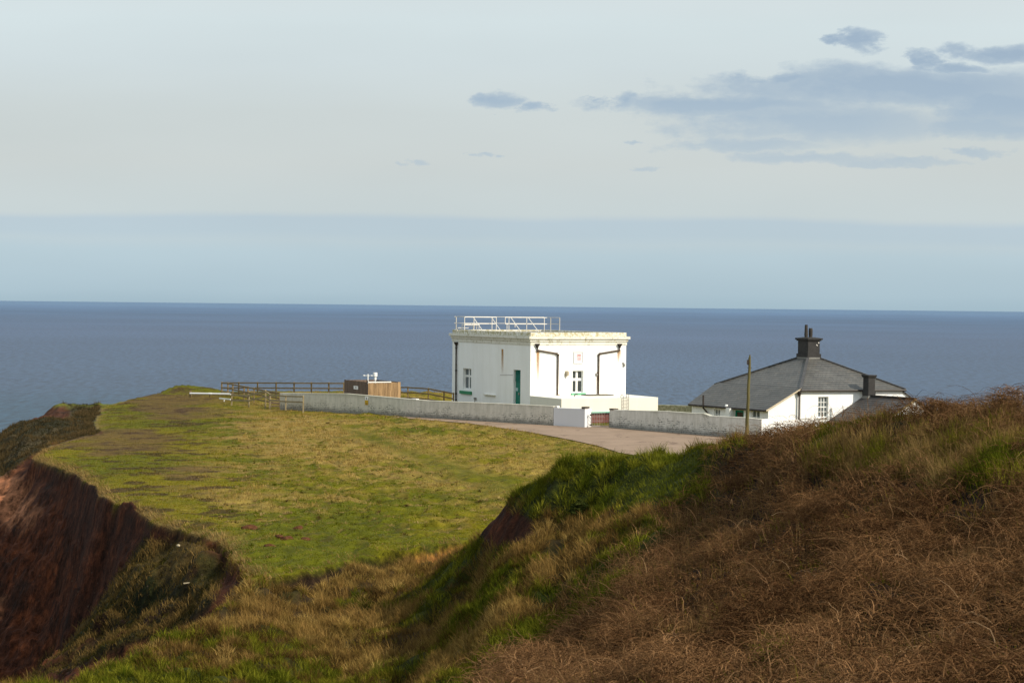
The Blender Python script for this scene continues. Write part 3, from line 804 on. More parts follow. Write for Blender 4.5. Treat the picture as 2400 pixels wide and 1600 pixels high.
idx = np.arange(NY * NU).reshape(NY, NU)
faces = np.stack([idx[:-1, :-1], idx[:-1, 1:], idx[1:, 1:], idx[1:, :-1]], -1).reshape(-1, 4)
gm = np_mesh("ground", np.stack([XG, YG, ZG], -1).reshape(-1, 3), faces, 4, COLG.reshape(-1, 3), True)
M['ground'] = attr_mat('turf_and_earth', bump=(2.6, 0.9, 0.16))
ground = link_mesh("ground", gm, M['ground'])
tag(ground, 'cliff top headland of grass field, red earth ravine and bramble hillside', kind='structure')


def samp(arr, x, y):
    fu = (x / y + UM) / (2 * UM) * (NU - 1); fy = np.interp(y, yg, np.arange(NY))
    fu = np.clip(fu, 0, NU - 1.001); fy = np.clip(fy, 0, NY - 1.001)
    i = fy.astype(int); j = fu.astype(int); a = fy - i; b = fu - j
    if arr.ndim == 3: a = a[:, None]; b = b[:, None]
    return (arr[i, j] * (1 - b) + arr[i, j + 1] * b) * (1 - a) + (arr[i + 1, j] * (1 - b) + arr[i + 1, j + 1] * b) * a


def hgt(x, y):
    return float(samp(ZG, np.array([x]), np.array([y]))[0])


# ------------------------------------------------------------------ plants
def scatter(n, y0, y1, u0=-.36, u1=.36, power=1.0):
    """random ground points; power 1 = even in plan"""
    r = rng.random(n)
    y = (y0 ** (power + 1) + r * (y1 ** (power + 1) - y0 ** (power + 1))) ** (1 / (power + 1))
    return (u0 + rng.random(n) * (u1 - u0)) * y, y


def blades(name, x, y, h, w, lean, col, az=None, mat=None, label=None, cat=None, dz=0.0, bend=True):
    n = len(x)
    z = samp(ZG, x, y) + dz
    a = rng.random(n) * 2 * np.pi if az is None else az
    la = lean
    dx = np.cos(a) * np.sin(la) * h; dy = np.sin(a) * np.sin(la) * h; dzz = np.cos(la) * h
    s = rng.random(n) * np.pi
    sx_, sy_ = np.cos(s) * w / 2, np.sin(s) * w / 2
    base = np.stack([x, y, z - .02], -1)
    side = np.stack([sx_, sy_, np.zeros(n)], -1)
    if bend:
        mid = base + np.stack([dx * .35, dy * .35, dzz * .6], -1)
        tip = base + np.stack([dx, dy, dzz], -1)
        v = np.stack([base - side, base + side, mid + side * .75, mid - side * .75, tip], 1)
        b = np.arange(n)[:, None] * 5
        f = np.concatenate([b + np.array([[0, 1, 2]]), b + np.array([[0, 2, 3]]), b + np.array([[3, 2, 4]])], 1).reshape(-1, 3)
        k = 5
    else:
        tip = base + np.stack([dx, dy, dzz], -1)
        v = np.stack([base - side, base + side, tip], 1)
        f = np.arange(n * 3).reshape(-1, 3); k = 3
    cols = np.repeat(col, k, axis=0)
    me = np_mesh(name, v.reshape(-1, 3), f, 3, cols)
    o = link_mesh(name, me, mat)
    return tag(o, label, cat, kind='stuff')


M['blade'] = attr_mat('grass_blades', 0.3)
M['stem'] = attr_mat('bramble_stems', 0.0)


def pick(c1, c2, t, var=.25):
    t = np.clip(t, 0, 1)[:, None]
    c = np.array(c1)[None] * (1 - t) + np.array(c2)[None] * t
    return np.clip(c * (1 + var * (rng.random((len(t), 1)) * 2 - 1)), .003, .8)


QUAL = 1.0
# short turf of the field
x, y = scatter(int(900000 * QUAL), 52, 168, -.30, .30, 0.15)
dF = samp(DF, x, y); dRo = samp(DRO, x, y); dR = samp(DR, x, y); sl = samp(SLOPE, x, y)
ok = (dF > .1) & (dRo < .12) & (dR < -.05) & (sl < 1.0)
x, y = x[ok], y[ok]
gc = samp(COLG, x, y)
st = samp(straw_w, x, y); wn_ = samp(worn, x, y); tr = samp(trail, x, y)
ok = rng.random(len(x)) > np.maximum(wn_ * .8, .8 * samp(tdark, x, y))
x, y, gc, st, tr = x[ok], y[ok], gc[ok], st[ok], tr[ok]
n = len(x)
tuf = sst(fbm(x / .75, y / .75, 2, 3), -.15, .5)
h = (.045 + .045 * rng.random(n) + (.28 * tuf ** 1.5) * (.15 + st) * rng.random(n)) * (1 - .6 * tr)
isS = rng.random(n) < .12 + .55 * st
col = np.where(isS[:, None], pick((.23, .155, .035), (.38, .26, .09), rng.random(n)), gc * (.75 + .6 * rng.random((n, 1))))
blades('field_grass', x, y, h, .02 + .022 * rng.random(n), .25 + .8 * rng.random(n), np.clip(col, .004, .7), mat=M['blade'], label='short sunlit turf of the cliff top field below the white building', cat='grass', bend=False)

# long rough grass of the near slope and hillock
x, y = scatter(int(900000 * QUAL), 15, 63, -.33, .33, 0.35)
dF = samp(DF, x, y); dR = samp(DR, x, y); sc_ = samp(SCARP, x, y); br_ = samp(BRAM, x, y); gp = samp(GPATCH, x, y); lf = samp(lipface, x, y)
px_, py_ = project(x, y, samp(ZG, x, y))
keep = (fbm(x / .6, y / .6, 7, 3) > -.27) & ~((dF > -1.25) & (px_ > 965) & (px_ < 1125)) & ~((dF > -.42) & (px_ > 640)) & (dF < .02) & (dR < .25) & (sc_ < .5) & (lf < .25) & (rng.random(len(x)) < np.where(br_ > .5, .10 + .8 * gp, 1.0))
x, y, gp, br_, dR = x[keep], y[keep], gp[keep], br_[keep], dR[keep]
n = len(x)
bw = samp(brown, x, y)
cl_ = fbm(x / .55, y / .55, 4, 3); cl2 = fbm(x / 1.6, y / 1.6, 1, 3)
t = bw * .9 + cl_ * .8 + .25 * (rng.random(n) - .5)
t = np.where(br_ > .5, .45 + .5 * cl2 + .4 * (rng.random(n) - .5) - .3 * gp, t)
h = (.10 + .12 * rng.random(n)) * (1 + 1.2 * sst(cl_, -.1, .4)) * np.where(br_ > .5, 1.25, 1.0) * np.where(dR > -.3, .7, 1.0)
kn_ = sst(-np.hypot((px_[keep] - 1440) / 300, (py_[keep] - 1120) / 125), -1.0, -.4)
t = t - .25 * kn_
col = np.where((t < .45)[:, None], (1 + .95 * kn_[:, None]) * pick((.05, .056, .006), (.18, .155, .016), t / .45 + .3 * (rng.random(n) - .5)), pick((.075, .042, .011), (.27, .165, .05), (t - .45) / .7 + .3 * (rng.random(n) - .5)))  # knoll greens brightened in colour, as the knoll lies in shade
h = h * (1 - .35 * kn_) * (.8 + .35 * np.clip(bw, 0, 1))
azb = np.where(rng.random(n) < .6, np.pi * (1.15 + .5 * (rng.random(n) - .5)) + 2.5 * cl2, rng.random(n) * 6.28)
blades('rough_grass', x, y, h, .010 + .012 * rng.random(n), .15 + 1.0 * rng.random(n) * (.6 + sst(cl_, -.3, .4)), col, az=azb, mat=M['blade'], label='long tussocky green and straw grass on the near slope', cat='grass')

def tussocks(name, cx, cy, nb, rad, hh, cc, w, label):
    m_ = len(cx); k = np.repeat(np.arange(m_), nb)
    th = rng.random(m_ * nb) * 6.283; r = np.sqrt(rng.random(m_ * nb))
    x = cx[k] + np.cos(th) * r * rad[k] * .7; y = cy[k] + np.sin(th) * r * rad[k] * .7
    h = hh[k] * (1.05 - .35 * r) * (.7 + .5 * rng.random(m_ * nb))
    col = np.clip(cc[k] * (.55 + .9 * rng.random((m_ * nb, 1))), .003, .7)
    return blades(name, x, y, h, w * (.7 + .6 * rng.random(m_ * nb)), .15 + .95 * r, col, az=th + .3 * rng.normal(size=m_ * nb), mat=M['blade'], label=label, cat='grass')


x, y = scatter(7000, 36, 63, -.30, .13, 0.35)
px_, py_ = project(x, y, samp(ZG, x, y)); dF = samp(DF, x, y)
k = (dF < -.35) & (samp(DR, x, y) < -.2) & (samp(SCARP, x, y) < .3) & (samp(BRAM, x, y) < .4) & ~((dF > -1.3) & (px_ > 965) & (px_ < 1125)) & (fbm(x / 2.2, y / 2.2, 6, 3) + .5 * rng.random(len(x)) > .05)
x, y, px_, py_ = x[k], y[k], px_[k], py_[k]; n = len(x)
kn_ = sst(-np.hypot((px_ - 1440) / 300, (py_ - 1120) / 125), -1.0, -.4)
t = samp(brown, x, y) * .8 + .6 * (rng.random(n) - .5) - .18 * kn_ + .08
cc = np.where((t < .35)[:, None], pick((.06, .08, .006), (.20, .19, .018), rng.random(n)), np.where((t < .6)[:, None], pick((.07, .04, .013), (.16, .095, .03), rng.random(n)), pick((.20, .125, .03), (.36, .24, .075), rng.random(n))))
tussocks('grass_tussocks', x, y, 70, .14 + .16 * rng.random(n), .22 + .2 * rng.random(n), cc, .012, 'separate long grass tussocks standing on the near slope and hillock')
x, y = scatter(3600, 58, 132, -.16, .13, 0.25)
px_, py_ = project(x, y, samp(ZG, x, y))
k = (samp(DF, x, y) > .5) & (samp(DR, x, y) < -.6) & (samp(DRO, x, y) < -.3) & (samp(trail, x, y) < .3) & (rng.random(len(x)) < .12 + .88 * samp(zone, x, y) * sst(-py_, -1290, -1180))
x, y = x[k], y[k]; n = len(x)
q = rng.random(n)
cc = np.where((q < .45)[:, None], pick((.25, .17, .06), (.40, .28, .12), rng.random(n)), np.where((q < .62)[:, None], pick((.05, .04, .010), (.10, .06, .024), rng.random(n)), pick((.06, .075, .005), (.14, .14, .012), rng.random(n))))
tussocks('field_tussocks', x, y, 26, .08 + .14 * rng.random(n), .08 + .10 * rng.random(n), cc, .020, 'small straw and dark grass tufts dotted over the cliff top field')

# green and straw clumps through the upper bramble bank
x, y = scatter(int(580000 * QUAL), 20, 44, .08, .43, 0.35)
gp = samp(GPATCH, x, y); k = (rng.random(len(x)) < gp * (.25 + .75 * sst(fbm(x / .7, y / .7, 2, 3), -.3, .2)))
x, y = x[k], y[k]; n = len(x)
cl_ = fbm(x / .9, y / .9, 6, 3); t = .5 + 1.1 * cl_ + .35 * (rng.random(n) - .5)
col = np.where((t < .5)[:, None], pick((.05, .07, .006), (.20, .19, .016), t * 2), pick((.16, .105, .03), (.34, .22, .08), (t - .5) * 2))
blades('bank_grass', x, y, (.22 + .25 * rng.random(n)), .007 + .008 * rng.random(n), .1 + .6 * rng.random(n), col, mat=M['blade'], label='yellow green grass clumps growing through the upper bramble bank', cat='grass')

# overhanging dry fringe along the cliff edge and the lip
seg = np.array(EDGE[:14] + [])
pts = []
for a, b in zip(seg[:-1], seg[1:]):
    L = np.hypot(*(b - a)); k = int(L * 150)
    t_ = rng.random(k)[:, None]; pts.append(a + (b - a) * t_)
for a, b in zip(np.array(LIP[:-1]), np.array(LIP[1:])):
    L = np.hypot(*(b - a)); k = int(L * 90)
    t_ = rng.random(k)[:, None]; pts.append(a + (b - a) * t_)
pts = np.concatenate(pts); pts = pts + rng.normal(0, .27, pts.shape)
x, y = pts[:, 0], pts[:, 1]
ok = (samp(DR, x, y) < .25) & (samp(DF, x, y) > -.1)
x, y = x[ok], y[ok]; n = len(x)
blades('edge_grass', x, y, .10 + .20 * rng.random(n), .014 + .012 * rng.random(n), .5 + .9 * rng.random(n), pick((.10, .06, .018), (.34, .225, .085), rng.random(n)), az=np.pi + .9 * rng.normal(size=n), mat=M['blade'], label='dry straw fringe along the broken cliff edge', cat='grass')

# scrub in the ravine
x, y = scatter(int(900000 * QUAL), 50, 156, -.34, -.09, 0.3)
dR = samp(DR, x, y); sl_ = samp(SLUMP, x, y); bk = samp(BANK, x, y); hd = samp(head, x, y)
den = np.maximum(sl_ * (.22 + .78 * sst(fbm(x / 1.6, y / 1.6, 1, 3), -.45, .1)), bk * .85)
ok = (dR > .2) & (rng.random(len(x)) < den) & (hd < .35)
x, y, bk = x[ok], y[ok], bk[ok]; n = len(x)
cl_ = fbm(x / .7, y / .7, 4, 3)
t = .5 + cl_ + .4 * (rng.random(n) - .5)
col = np.where((bk > .5)[:, None], pick((.022, .022, .010), (.10, .068, .03), t), pick((.032, .032, .006), (.17, .105, .035), t))
blades('cliff_scrub', x, y, (.07 + .12 * rng.random(n)) * (1 + 1.3 * sst(cl_, 0, .4)), .018 + .018 * rng.random(n), .2 + .9 * rng.random(n), col, mat=M['blade'], label='dark grass and scrub clinging to the slumped ravine side', cat='scrub')


def stems(name, x, y, z, az, L, rise, rad, col, K=7, wig=.06, mat=None, label=None, cat=None):
    n = len(x)
    t = np.linspace(0, 1, K)[None, :]
    a = az[:, None] + (rng.normal(0, .55, (n, 1))) * t
    st_ = L[:, None] / (K - 1)
    ang = rise[:, None] - (rise[:, None] * (1.0 + .9 * rng.random((n, 1)))) * t ** 1.1
    dxy = np.cos(ang) * st_; dz = np.sin(ang) * st_
    px = np.cumsum(np.cos(a) * dxy, 1) - np.cos(a[:, :1]) * dxy[:, :1]
    py = np.cumsum(np.sin(a) * dxy, 1) - np.sin(a[:, :1]) * dxy[:, :1]
    pz = np.cumsum(dz, 1) - dz[:, :1]
    w = wig * L[:, None] * .35
    P = np.stack([x[:, None] + px + w * rng.normal(size=(n, K)) * .4 * (t > 0), y[:, None] + py + w * rng.normal(size=(n, K)) * .4 * (t > 0), z[:, None] + pz + w * rng.normal(size=(n, K)) * .3 * (t > 0)], -1)
    r = rad[:, None] * (1 - .65 * t)
    sd_ = np.stack([-np.sin(a), np.cos(a), np.zeros_like(a)], -1)
    up_ = np.stack([-np.sin(ang) * np.cos(a), -np.sin(ang) * np.sin(a), np.cos(ang)], -1)
    ring = []
    for k in range(3):
        th = 2 * np.pi * k / 3 + .5
        ring.append(P + (sd_ * math.cos(th) + up_ * math.sin(th)) * r[..., None])
    V3 = np.stack(ring, 2)                                   # n,K,3,3
    base = (np.arange(n) * K * 3)[:, None, None]
    ii = (np.arange(K - 1) * 3)[None, :, None]; kk = np.arange(3)[None, None, :]
    k2 = (kk + 1) % 3
    f = np.stack([base + ii + kk, base + ii + k2, base + ii + 3 + k2, base + ii + 3 + kk], -1).reshape(-1, 4)
    me = np_mesh(name, V3.reshape(-1, 3), f, 4, np.repeat(col, K * 3, axis=0))
    o = link_mesh(name, me, mat)
    return tag(o, label, cat, kind='stuff')


# bramble thicket: dense fine stems, then longer arching canes, then pale dead ones on top
def bramble_pts(n, y0=14, y1=47):
    x, y = scatter(int(n * 1.19), y0, y1, -.06, .44, 0.35)
    b = samp(BRAM, x, y) * (1 - .72 * samp(GPATCH, x, y))
    b = b * (.06 + .94 * sst(fbm(x / .5, y / .5, 3, 3), -.16, .22))
    k = rng.random(len(x)) < b
    return x[k], y[k]

x, y = bramble_pts(int(380000 * QUAL)); n = len(x)
lump = sst(fbm(x / 1.0, y / 1.0, 2, 3), -.35, .45)
z = samp(ZG, x, y) + (.05 + .68 * lump * (1 - .45 * sst(y, 30, 37))) * rng.random(n) ** .75
cz = sst(fbm(x / 2.4, y / 2.4, 5, 3), -.4, .4)
col = pick((.05, .023, .010), (.25, .135, .06), .05 + .6 * cz + .75 * (rng.random(n) - .35), .35)
stems('bramble_thicket', x, y, z, rng.random(n) * 6.28, .14 + .36 * rng.random(n), .1 + 1.4 * rng.random(n), .0030 + .0030 * rng.random(n), col, 6, .20, M['stem'], 'dense tangle of leafless red brown bramble covering the near bank', 'bramble')
x, y = bramble_pts(int(17000 * QUAL)); n = len(x)
z = samp(ZG, x, y) + .05 + .35 * rng.random(n)
col = pick((.09, .04, .018), (.27, .155, .075), rng.random(n) ** 1.4, .25)
azc = 5.6 + 1.5 * fbm(x / 1.5, y / 1.5, 3, 2) + np.where(rng.random(n) < .5, 0, np.pi) + .5 * rng.normal(size=n)
stems('bramble_canes', x, y, z, azc, .25 + .7 * rng.random(n) ** 1.6, .2 + 1.3 * rng.random(n), .0034 + .003 * rng.random(n), col, 9, .09, M['stem'], 'longer arching bramble canes standing out of the brown thicket', 'bramble')
x, y = bramble_pts(int(450 * QUAL)); n = len(x)
z = samp(ZG, x, y) + .25 + .35 * rng.random(n)
col = pick((.26, .14, .06), (.44, .29, .16), rng.random(n), .2)
stems('dead_canes', x, y, z, rng.random(n) * 6.28, .3 + .6 * rng.random(n) ** 1.5, .4 + 1.1 * rng.random(n), .003 + .002 * rng.random(n), col, 9, .09, M['stem'], 'bleached dead canes lying over the bramble thicket', 'bramble')
# dead leaflets and broken bits caught in the stems
x, y = bramble_pts(int(160000 * QUAL)); n = len(x)
z = samp(ZG, x, y) + .5 * rng.random(n) * sst(fbm(x / 1.0, y / 1.0, 2, 3), -.35, .45)
d1 = rng.normal(size=(n, 3)); d1 /= np.linalg.norm(d1, axis=1, keepdims=True)
d2 = rng.normal(size=(n, 3)); d2 /= np.linalg.norm(d2, axis=1, keepdims=True)
sz = (.010 + .018 * rng.random(n))[:, None]; P_ = np.stack([x, y, z], -1)
me = np_mesh('dead_leaves', np.stack([P_ - d1 * sz, P_ + d1 * sz, P_ + d2 * sz * 1.5], 1).reshape(-1, 3), np.arange(n * 3).reshape(-1, 3), 3, np.repeat(pick((.045, .02, .01), (.20, .11, .05), rng.random(n)), 3, axis=0))
tag(link_mesh('dead_leaves', me, M['stem']), 'withered brown leaflets caught in the bramble thicket', 'leaves', kind='stuff')
# straw grass standing among the brambles
x, y = bramble_pts(int(260000 * QUAL)); n = len(x)
k = rng.random(n) < sst(fbm(x / 1.3, y / 1.3, 0, 3), -.1, .35); x, y = x[k], y[k]; n = len(x)
blades('thicket_grass', x, y, .3 + .35 * rng.random(n), .005 + .005 * rng.random(n), .1 + .5 * rng.random(n), pick((.11, .06, .022), (.27, .165, .07), rng.random(n)), mat=M['blade'], label='thin dry grass standing among the brambles', cat='grass')

# ------------------------------------------------------------------ road
bm_v = [(p[0], p[1]) for p in ROAD]
import bmesh
bm = bmesh.new()
vs = [bm.verts.new((p[0], p[1], 0.012)) for p in bm_v]
bm.faces.new(vs); bmesh.ops.triangulate(bm, faces=bm.faces[:])
me = bpy.data.meshes.new("road"); bm.to_mesh(me); bm.free()
m, nt, out = new_mat('pinkish_worn_concrete')
v = objco(nt); vx = objco(nt, (1, .45, 1))
big = noise(nt, v, .35, 4); crk = noise(nt, vx, 1.1, 6, .7); fine = noise(nt, v, 25, 3)
col = mixc(nt, ramp(nt, big, [(.35, 0), (.65, 1)]), (.225, .16, .11), (.30, .215, .152))
col = mixc(nt, ramp(nt, crk, [(.57, 0), (.66, .8)]), col, (.11, .07, .05))
col = mixc(nt, ramp(nt, fine, [(.35, .25), (.6, 0)]), col, (.2, .15, .12))
surf(nt, out, col, .95, fine, .4, .01, .15)
tag(link_mesh("road", me, m), 'pinkish concrete road in front of the boundary walls', kind='structure')

# ------------------------------------------------------------------ white block building
TH = math.radians(28)
R2 = Vector((math.cos(TH), math.sin(TH))); L2 = Vector((-math.sin(TH), math.cos(TH)))


class Frame:
    """local axes of a building: X along R2, Y along L2, origin on the ground"""
    def __init__(self, o, th):
        self.m = Matrix.Translation(o) @ Matrix.Rotation(th, 4, 'Z'); self.i = self.m.inverted()

    def on(self, px, py, axis, val):
        o = self.i @ CAM; d = self.i.to_3x3() @ ray(px, py)
        return o + d * ((val - o[axis]) / d[axis])


O = at_y(1242, 960, 140.0); O.z = 0
FB = Frame(O, TH)
LR = FB.on(1466.5, 900, 1, 0).x
LL = FB.on(1059.8, 880, 0, 0).y
zc = lambda py: at_y(1242, py, 140.0).z
Z_TOP, Z_L1, Z_L2, Z_L3, Z_L4 = zc(778.8), zc(788.2), zc(794.5), zc(800.5), zc(809.0)
B = thing('signal_building', 'large flat-roofed white block building with green door and roof railings', 'building', O, TH)


def rect_on(axis, val, px0, px1, py0, py1, pxm=None):
    a = FB.on(px0, (py0 + py1) / 2, axis, val); b = FB.on(px1, (py0 + py1) / 2, axis, val)
    mx = (px0 + px1) / 2
    t = FB.on(mx, py0, axis, val).z; bo = FB.on(mx, py1, axis, val).z
    k = 0 if axis == 1 else 1
    return min(a[k], b[k]), max(a[k], b[k]), bo, t


win_r = rect_on(1, 0, 1342, 1367.4, 868.3, 919.5)
win_l = rect_on(0, 0, 1085.2, 1104.2, 863.2, 911.5)
door_l = rect_on(0, 0, 1203.3, 1219.6, 866.5, 962)
ZB = -1.3
w = MB()
w.facade((0, 0), (1, 0), (0, 1), LR, ZB, Z_L4, [win_r], 0.32)
w.facade((0, 0), (0, 1), (1, 0), LL, ZB, Z_L4, [win_l, door_l], 0.30)
w.quad((LR, 0, ZB), (LR, LL, ZB), (LR, LL, Z_L4), (LR, 0, Z_L4))
w.quad((0, LL, ZB), (LR, LL, ZB), (LR, LL, Z_L4), (0, LL, Z_L4))
w.build('wall', M['white'], B)
c = MB()
c.box(-.05, LR + .05, -.05, LL + .05, Z_L4, Z_L3)
c.box(-.12, LR + .12, -.12, LL + .12, Z_L3, Z_L2)
c.box(-.24, LR + .24, -.24, LL + .24, Z_L2, Z_L1)
c.build('cornice', M['cornice'], B, .012)
pz = MB()
t = .32
for (a, b, d, e) in ((-.02, LR + .02, -.02, t), (-.02, LR + .02, LL - t, LL + .02), (-.02, t, t, LL - t), (LR - t, LR + .02, t, LL - t)):
    pz.box(a, b, d, e, Z_L1, Z_TOP)
pz.build('parapet', M['parapet'], B, .03)
rf = MB(); rf.box(t, LR - t, t, LL - t, Z_L1, Z_TOP - .12); rf.build('flat_roof', M['lead'], B)


def window(axis, rect, depth, parent, cols, rows, mat_glass, outer=.07, bw=.05, name='window', P=None, sash=None):
    """frame bars over a pane, set back in its opening; axis 1 faces -Y, axis 0 faces -X"""
    a, b, z0, z1 = rect
    pt = (lambda s, d, z: (s, d, z)) if axis == 1 else (lambda s, d, z: (d, s, z))
    if P: pt = P
    fr = MB()
    def bx(s0, s1, za, zb, d0, d1):
        p = [pt(s0, d0, za), pt(s1, d0, za), pt(s1, d1, za), pt(s0, d1, za), pt(s0, d0, zb), pt(s1, d0, zb), pt(s1, d1, zb), pt(s0, d1, zb)]
        fr.add(p, [(3, 2, 1, 0), (4, 5, 6, 7), (0, 1, 5, 4), (1, 2, 6, 5), (2, 3, 7, 6), (3, 0, 4, 7)])
    f0, f1 = depth - .10, depth - .02
    bx(a, a + outer, z0, z1, f0, f1); bx(b - outer, b, z0, z1, f0, f1)
    bx(a + outer, b - outer, z0, z0 + outer, f0, f1); bx(a + outer, b - outer, z1 - outer, z1, f0, f1)
    ia, ib, iz0, iz1 = a + outer, b - outer, z0 + outer, z1 - outer
    for cfrac, cw in cols:
        s = ia + (ib - ia) * cfrac; bx(s - cw / 2, s + cw / 2, iz0, iz1, f0 + .012, f1)
    for rfrac, rw in rows:
        z = iz0 + (iz1 - iz0) * rfrac; bx(ia, ib, z - rw / 2, z + rw / 2, f0 + .006, f1)
    fo = fr.build(name, M['frame'], parent)
    g = MB(); g.quad(pt(a, depth - .035, z0), pt(b, depth - .035, z0), pt(b, depth - .035, z1), pt(a, depth - .035, z1))
    g.build('pane', mat_glass, fo)
    bk = MB()
    return fo


window(1, win_r, .30, B, [(.5, .17)], [(.60, .20)], M['glass'], .06)
window(0, win_l, .28, B, [(.5, .17)], [(.64, .16)], M['glass_grey'], .07)
s = MB(); a, b, z0, z1 = rect_on(1, 0, 1338, 1371.4, 920.5, 927.5); s.box(a, b, -.13, .10, z0, z1); s.build('sill', M['sill'], B, .01)
s = MB(); a, b, z0, z1 = rect_on(0, 0, 1079.5, 1106.2, 916, 923); s.box(-.13, .10, a, b, z0, z1); s.build('sill', plain('dark_green_sill_paint', (0.03, 0.22, 0.10), .6, .15, 2), B, .01)
# door
a, b, z0, z1 = door_l
zl = FB.on(1211, 893, 0, 0).z
d = MB(); d.box(.20, .26, a + .02, b - .02, z0, zl - .03)
do = d.build('door', M['green'], B, .006)
lv = MB()
lv.box(.24, .28, a + .02, b - .02, zl - .03, z1)
nl = 9
for i in range(nl):
    zz = zl + (z1 - zl - .04) * i / nl
    lv.add([(.14, a + .03, zz), (.14, b - .03, zz), (.238, b - .03, zz + .10), (.238, a + .03, zz + .10),
            (.14, a + .03, zz + .015), (.14, b - .03, zz + .015), (.238, b - .03, zz + .115), (.238, a + .03, zz + .115)],
           [(3, 2, 1, 0), (4, 5, 6, 7), (0, 1, 5, 4), (1, 2, 6, 5), (2, 3, 7, 6), (3, 0, 4, 7)])
lv.build('louvre', M['green'], do)
h = MB(); p = FB.on(1217.2, 922.5, 0, .2); h.box(.13, .195, p.y - .05, p.y + .05, p.z - .09, p.z + .09); h.build('handle', M['gate'], do)
h = MB(); p = FB.on(1211.5, 912, 0, .2); h.box(.19, .199, p.y - .16, p.y + .16, p.z - .13, p.z + .13); h.build('notice', plain('notice_card', (.42, .58, .60), .6, .1), do)


def downpipe(pts, hop, mat, name='downpipe'):
    d = MB()
    d.tube(pts, .062, 8)
    for q in pts[1:-1]:
        d.tube([Vector(q) + Vector((0, 0, -.07)), Vector(q) + Vector((0, 0, .07))], .085, 8)
    p0 = Vector(pts[-2]); p1 = Vector(pts[-1])
    mid = p0 + (p1 - p0) * .5; up = (p0 - p1).normalized() * .06
    d.tube([mid - up, mid + up], .09, 8)
    o = d.build(name, mat, B)
    hp = MB(); q = Vector(pts[0])
    hp.lathe((q.x, q.y, q.z - .02), [(.07, -.10), (.10, .02), (.19, .16), (.20, .24), (.17, .24)], 8)
    hp.build('hopper', M['pipe'], o)
    return o


def onr(px, py, off=-.10): return FB.on(px, py, 1, off)
def onl(px, py, off=-.10): return FB.on(px, py, 0, off)


foot = onr(1311.5, 934.0, -.22)
downpipe([onr(1259.6, 812), onr(1260.2, 820.8), onr(1305, 828.4), onr(1308.3, 831.5), onr(1306.6, 929), foot], None, M['pipe_rust'])
foot = onr(1405.5, 933.0, -.22)
downpipe([onr(1452.4, 812), onr(1451.8, 820.8), onr(1407, 828.4), onr(1403.7, 831.5), onr(1402.6, 929), foot], None, M['pipe_rust'])
e = onl(1068.4, 945)
downpipe([onl(1069.2, 808), onl(1069.0, 815), onl(1068.6, 868), onl(1068.4, 922), onl(1068.2, 952)], None, M['pipe'])
# rust runs below the pipes, thin films on the wall
st = MB()
def strip(axis, px, py0, py1, hw):
    off = -.004
    a = FB.on(px, py0, axis, off); b = FB.on(px, py1, axis, off)
    if axis == 1: q = [(b.x - hw, off, b.z), (b.x + hw, off, b.z), (a.x + hw, off, a.z), (a.x - hw, off, a.z)]
    else: q = [(off, b.y - hw, b.z), (off, b.y + hw, b.z), (off, a.y + hw, a.z), (off, a.y - hw, a.z)]
    st.quad(*q, uvs=[(0, 0), (1, 0), (1, 1), (0, 1)])
for a in ((1, 1260.8, 822, 905, .17), (1, 1449, 822, 856, .10), (1, 1453, 822, 845, .08), (1, 1400.4, 872, 932, .10), (0, 1177.5, 818, 880, .22), (1, 1310.5, 924, 933, .08)):
    st = MB(); strip(*a); st.build('rust_stain', M['rust'], B)
# plaque with two rows of worn red characters
a, b, z0, z1 = rect_on(1, 0, 1346, 1364.4, 825, 849.5)
pl = MB()
pl.box(a, b, -.035, .02, z0, z1); fw = .06
pl.box(a - fw, a, -.075, .02, z0 - fw, z1 + fw); pl.box(b, b + fw, -.075, .02, z0 - fw, z1 + fw)
pl.box(a, b, -.075, .02, z1, z1 + fw); pl.box(a, b, -.075, .02, z0 - fw, z0)
plo = pl.build('plaque', M['white_clean'], B)
tx = MB()
def row(zlo, zhi, glyphs, s0, s1):
    n = len(glyphs); gw = (s1 - s0) / n
    for i, g in enumerate(glyphs):
        for (x0, x1, y0, y1) in g:
            tx.box(s0 + gw * (i + x0), s0 + gw * (i + x1), -.041, -.034, zlo + (zhi - zlo) * y0, zlo + (zhi - zlo) * y1)
TWO = [(.1, .85, .82, 1), (.67, .85, .5, .8), (.1, .85, .42, .58), (.1, .28, .2, .42), (.1, .85, 0, .18)]
EM = [(.08, .24, 0, .8), (.42, .56, 0, .8), (.74, .9, 0, .8), (.08, .9, .8, 1)]
PEE = [(.1, .28, 0, 1), (.28, .8, .82, 1), (.28, .8, .42, .58), (.64, .82, .58, .82)]
ONE = [(.3, .5, 0, 1)]
OH = [(.1, .28, 0, 1), (.64, .82, 0, 1), (.28, .64, .82, 1), (.28, .64, 0, .18)]
zz = lambda py: FB.on(1356, py, 1, -.03).z
sL = FB.on(1351.9, 835, 1, -.03).x; sR = FB.on(1361.3, 835, 1, -.03).x
row(zz(836), zz(830), [TWO, EM, EM], sL, sR)
row(zz(843.8), zz(838), [ONE, OH, TWO], sL, sR)
tx.build('lettering', M['red_ink'], plo)
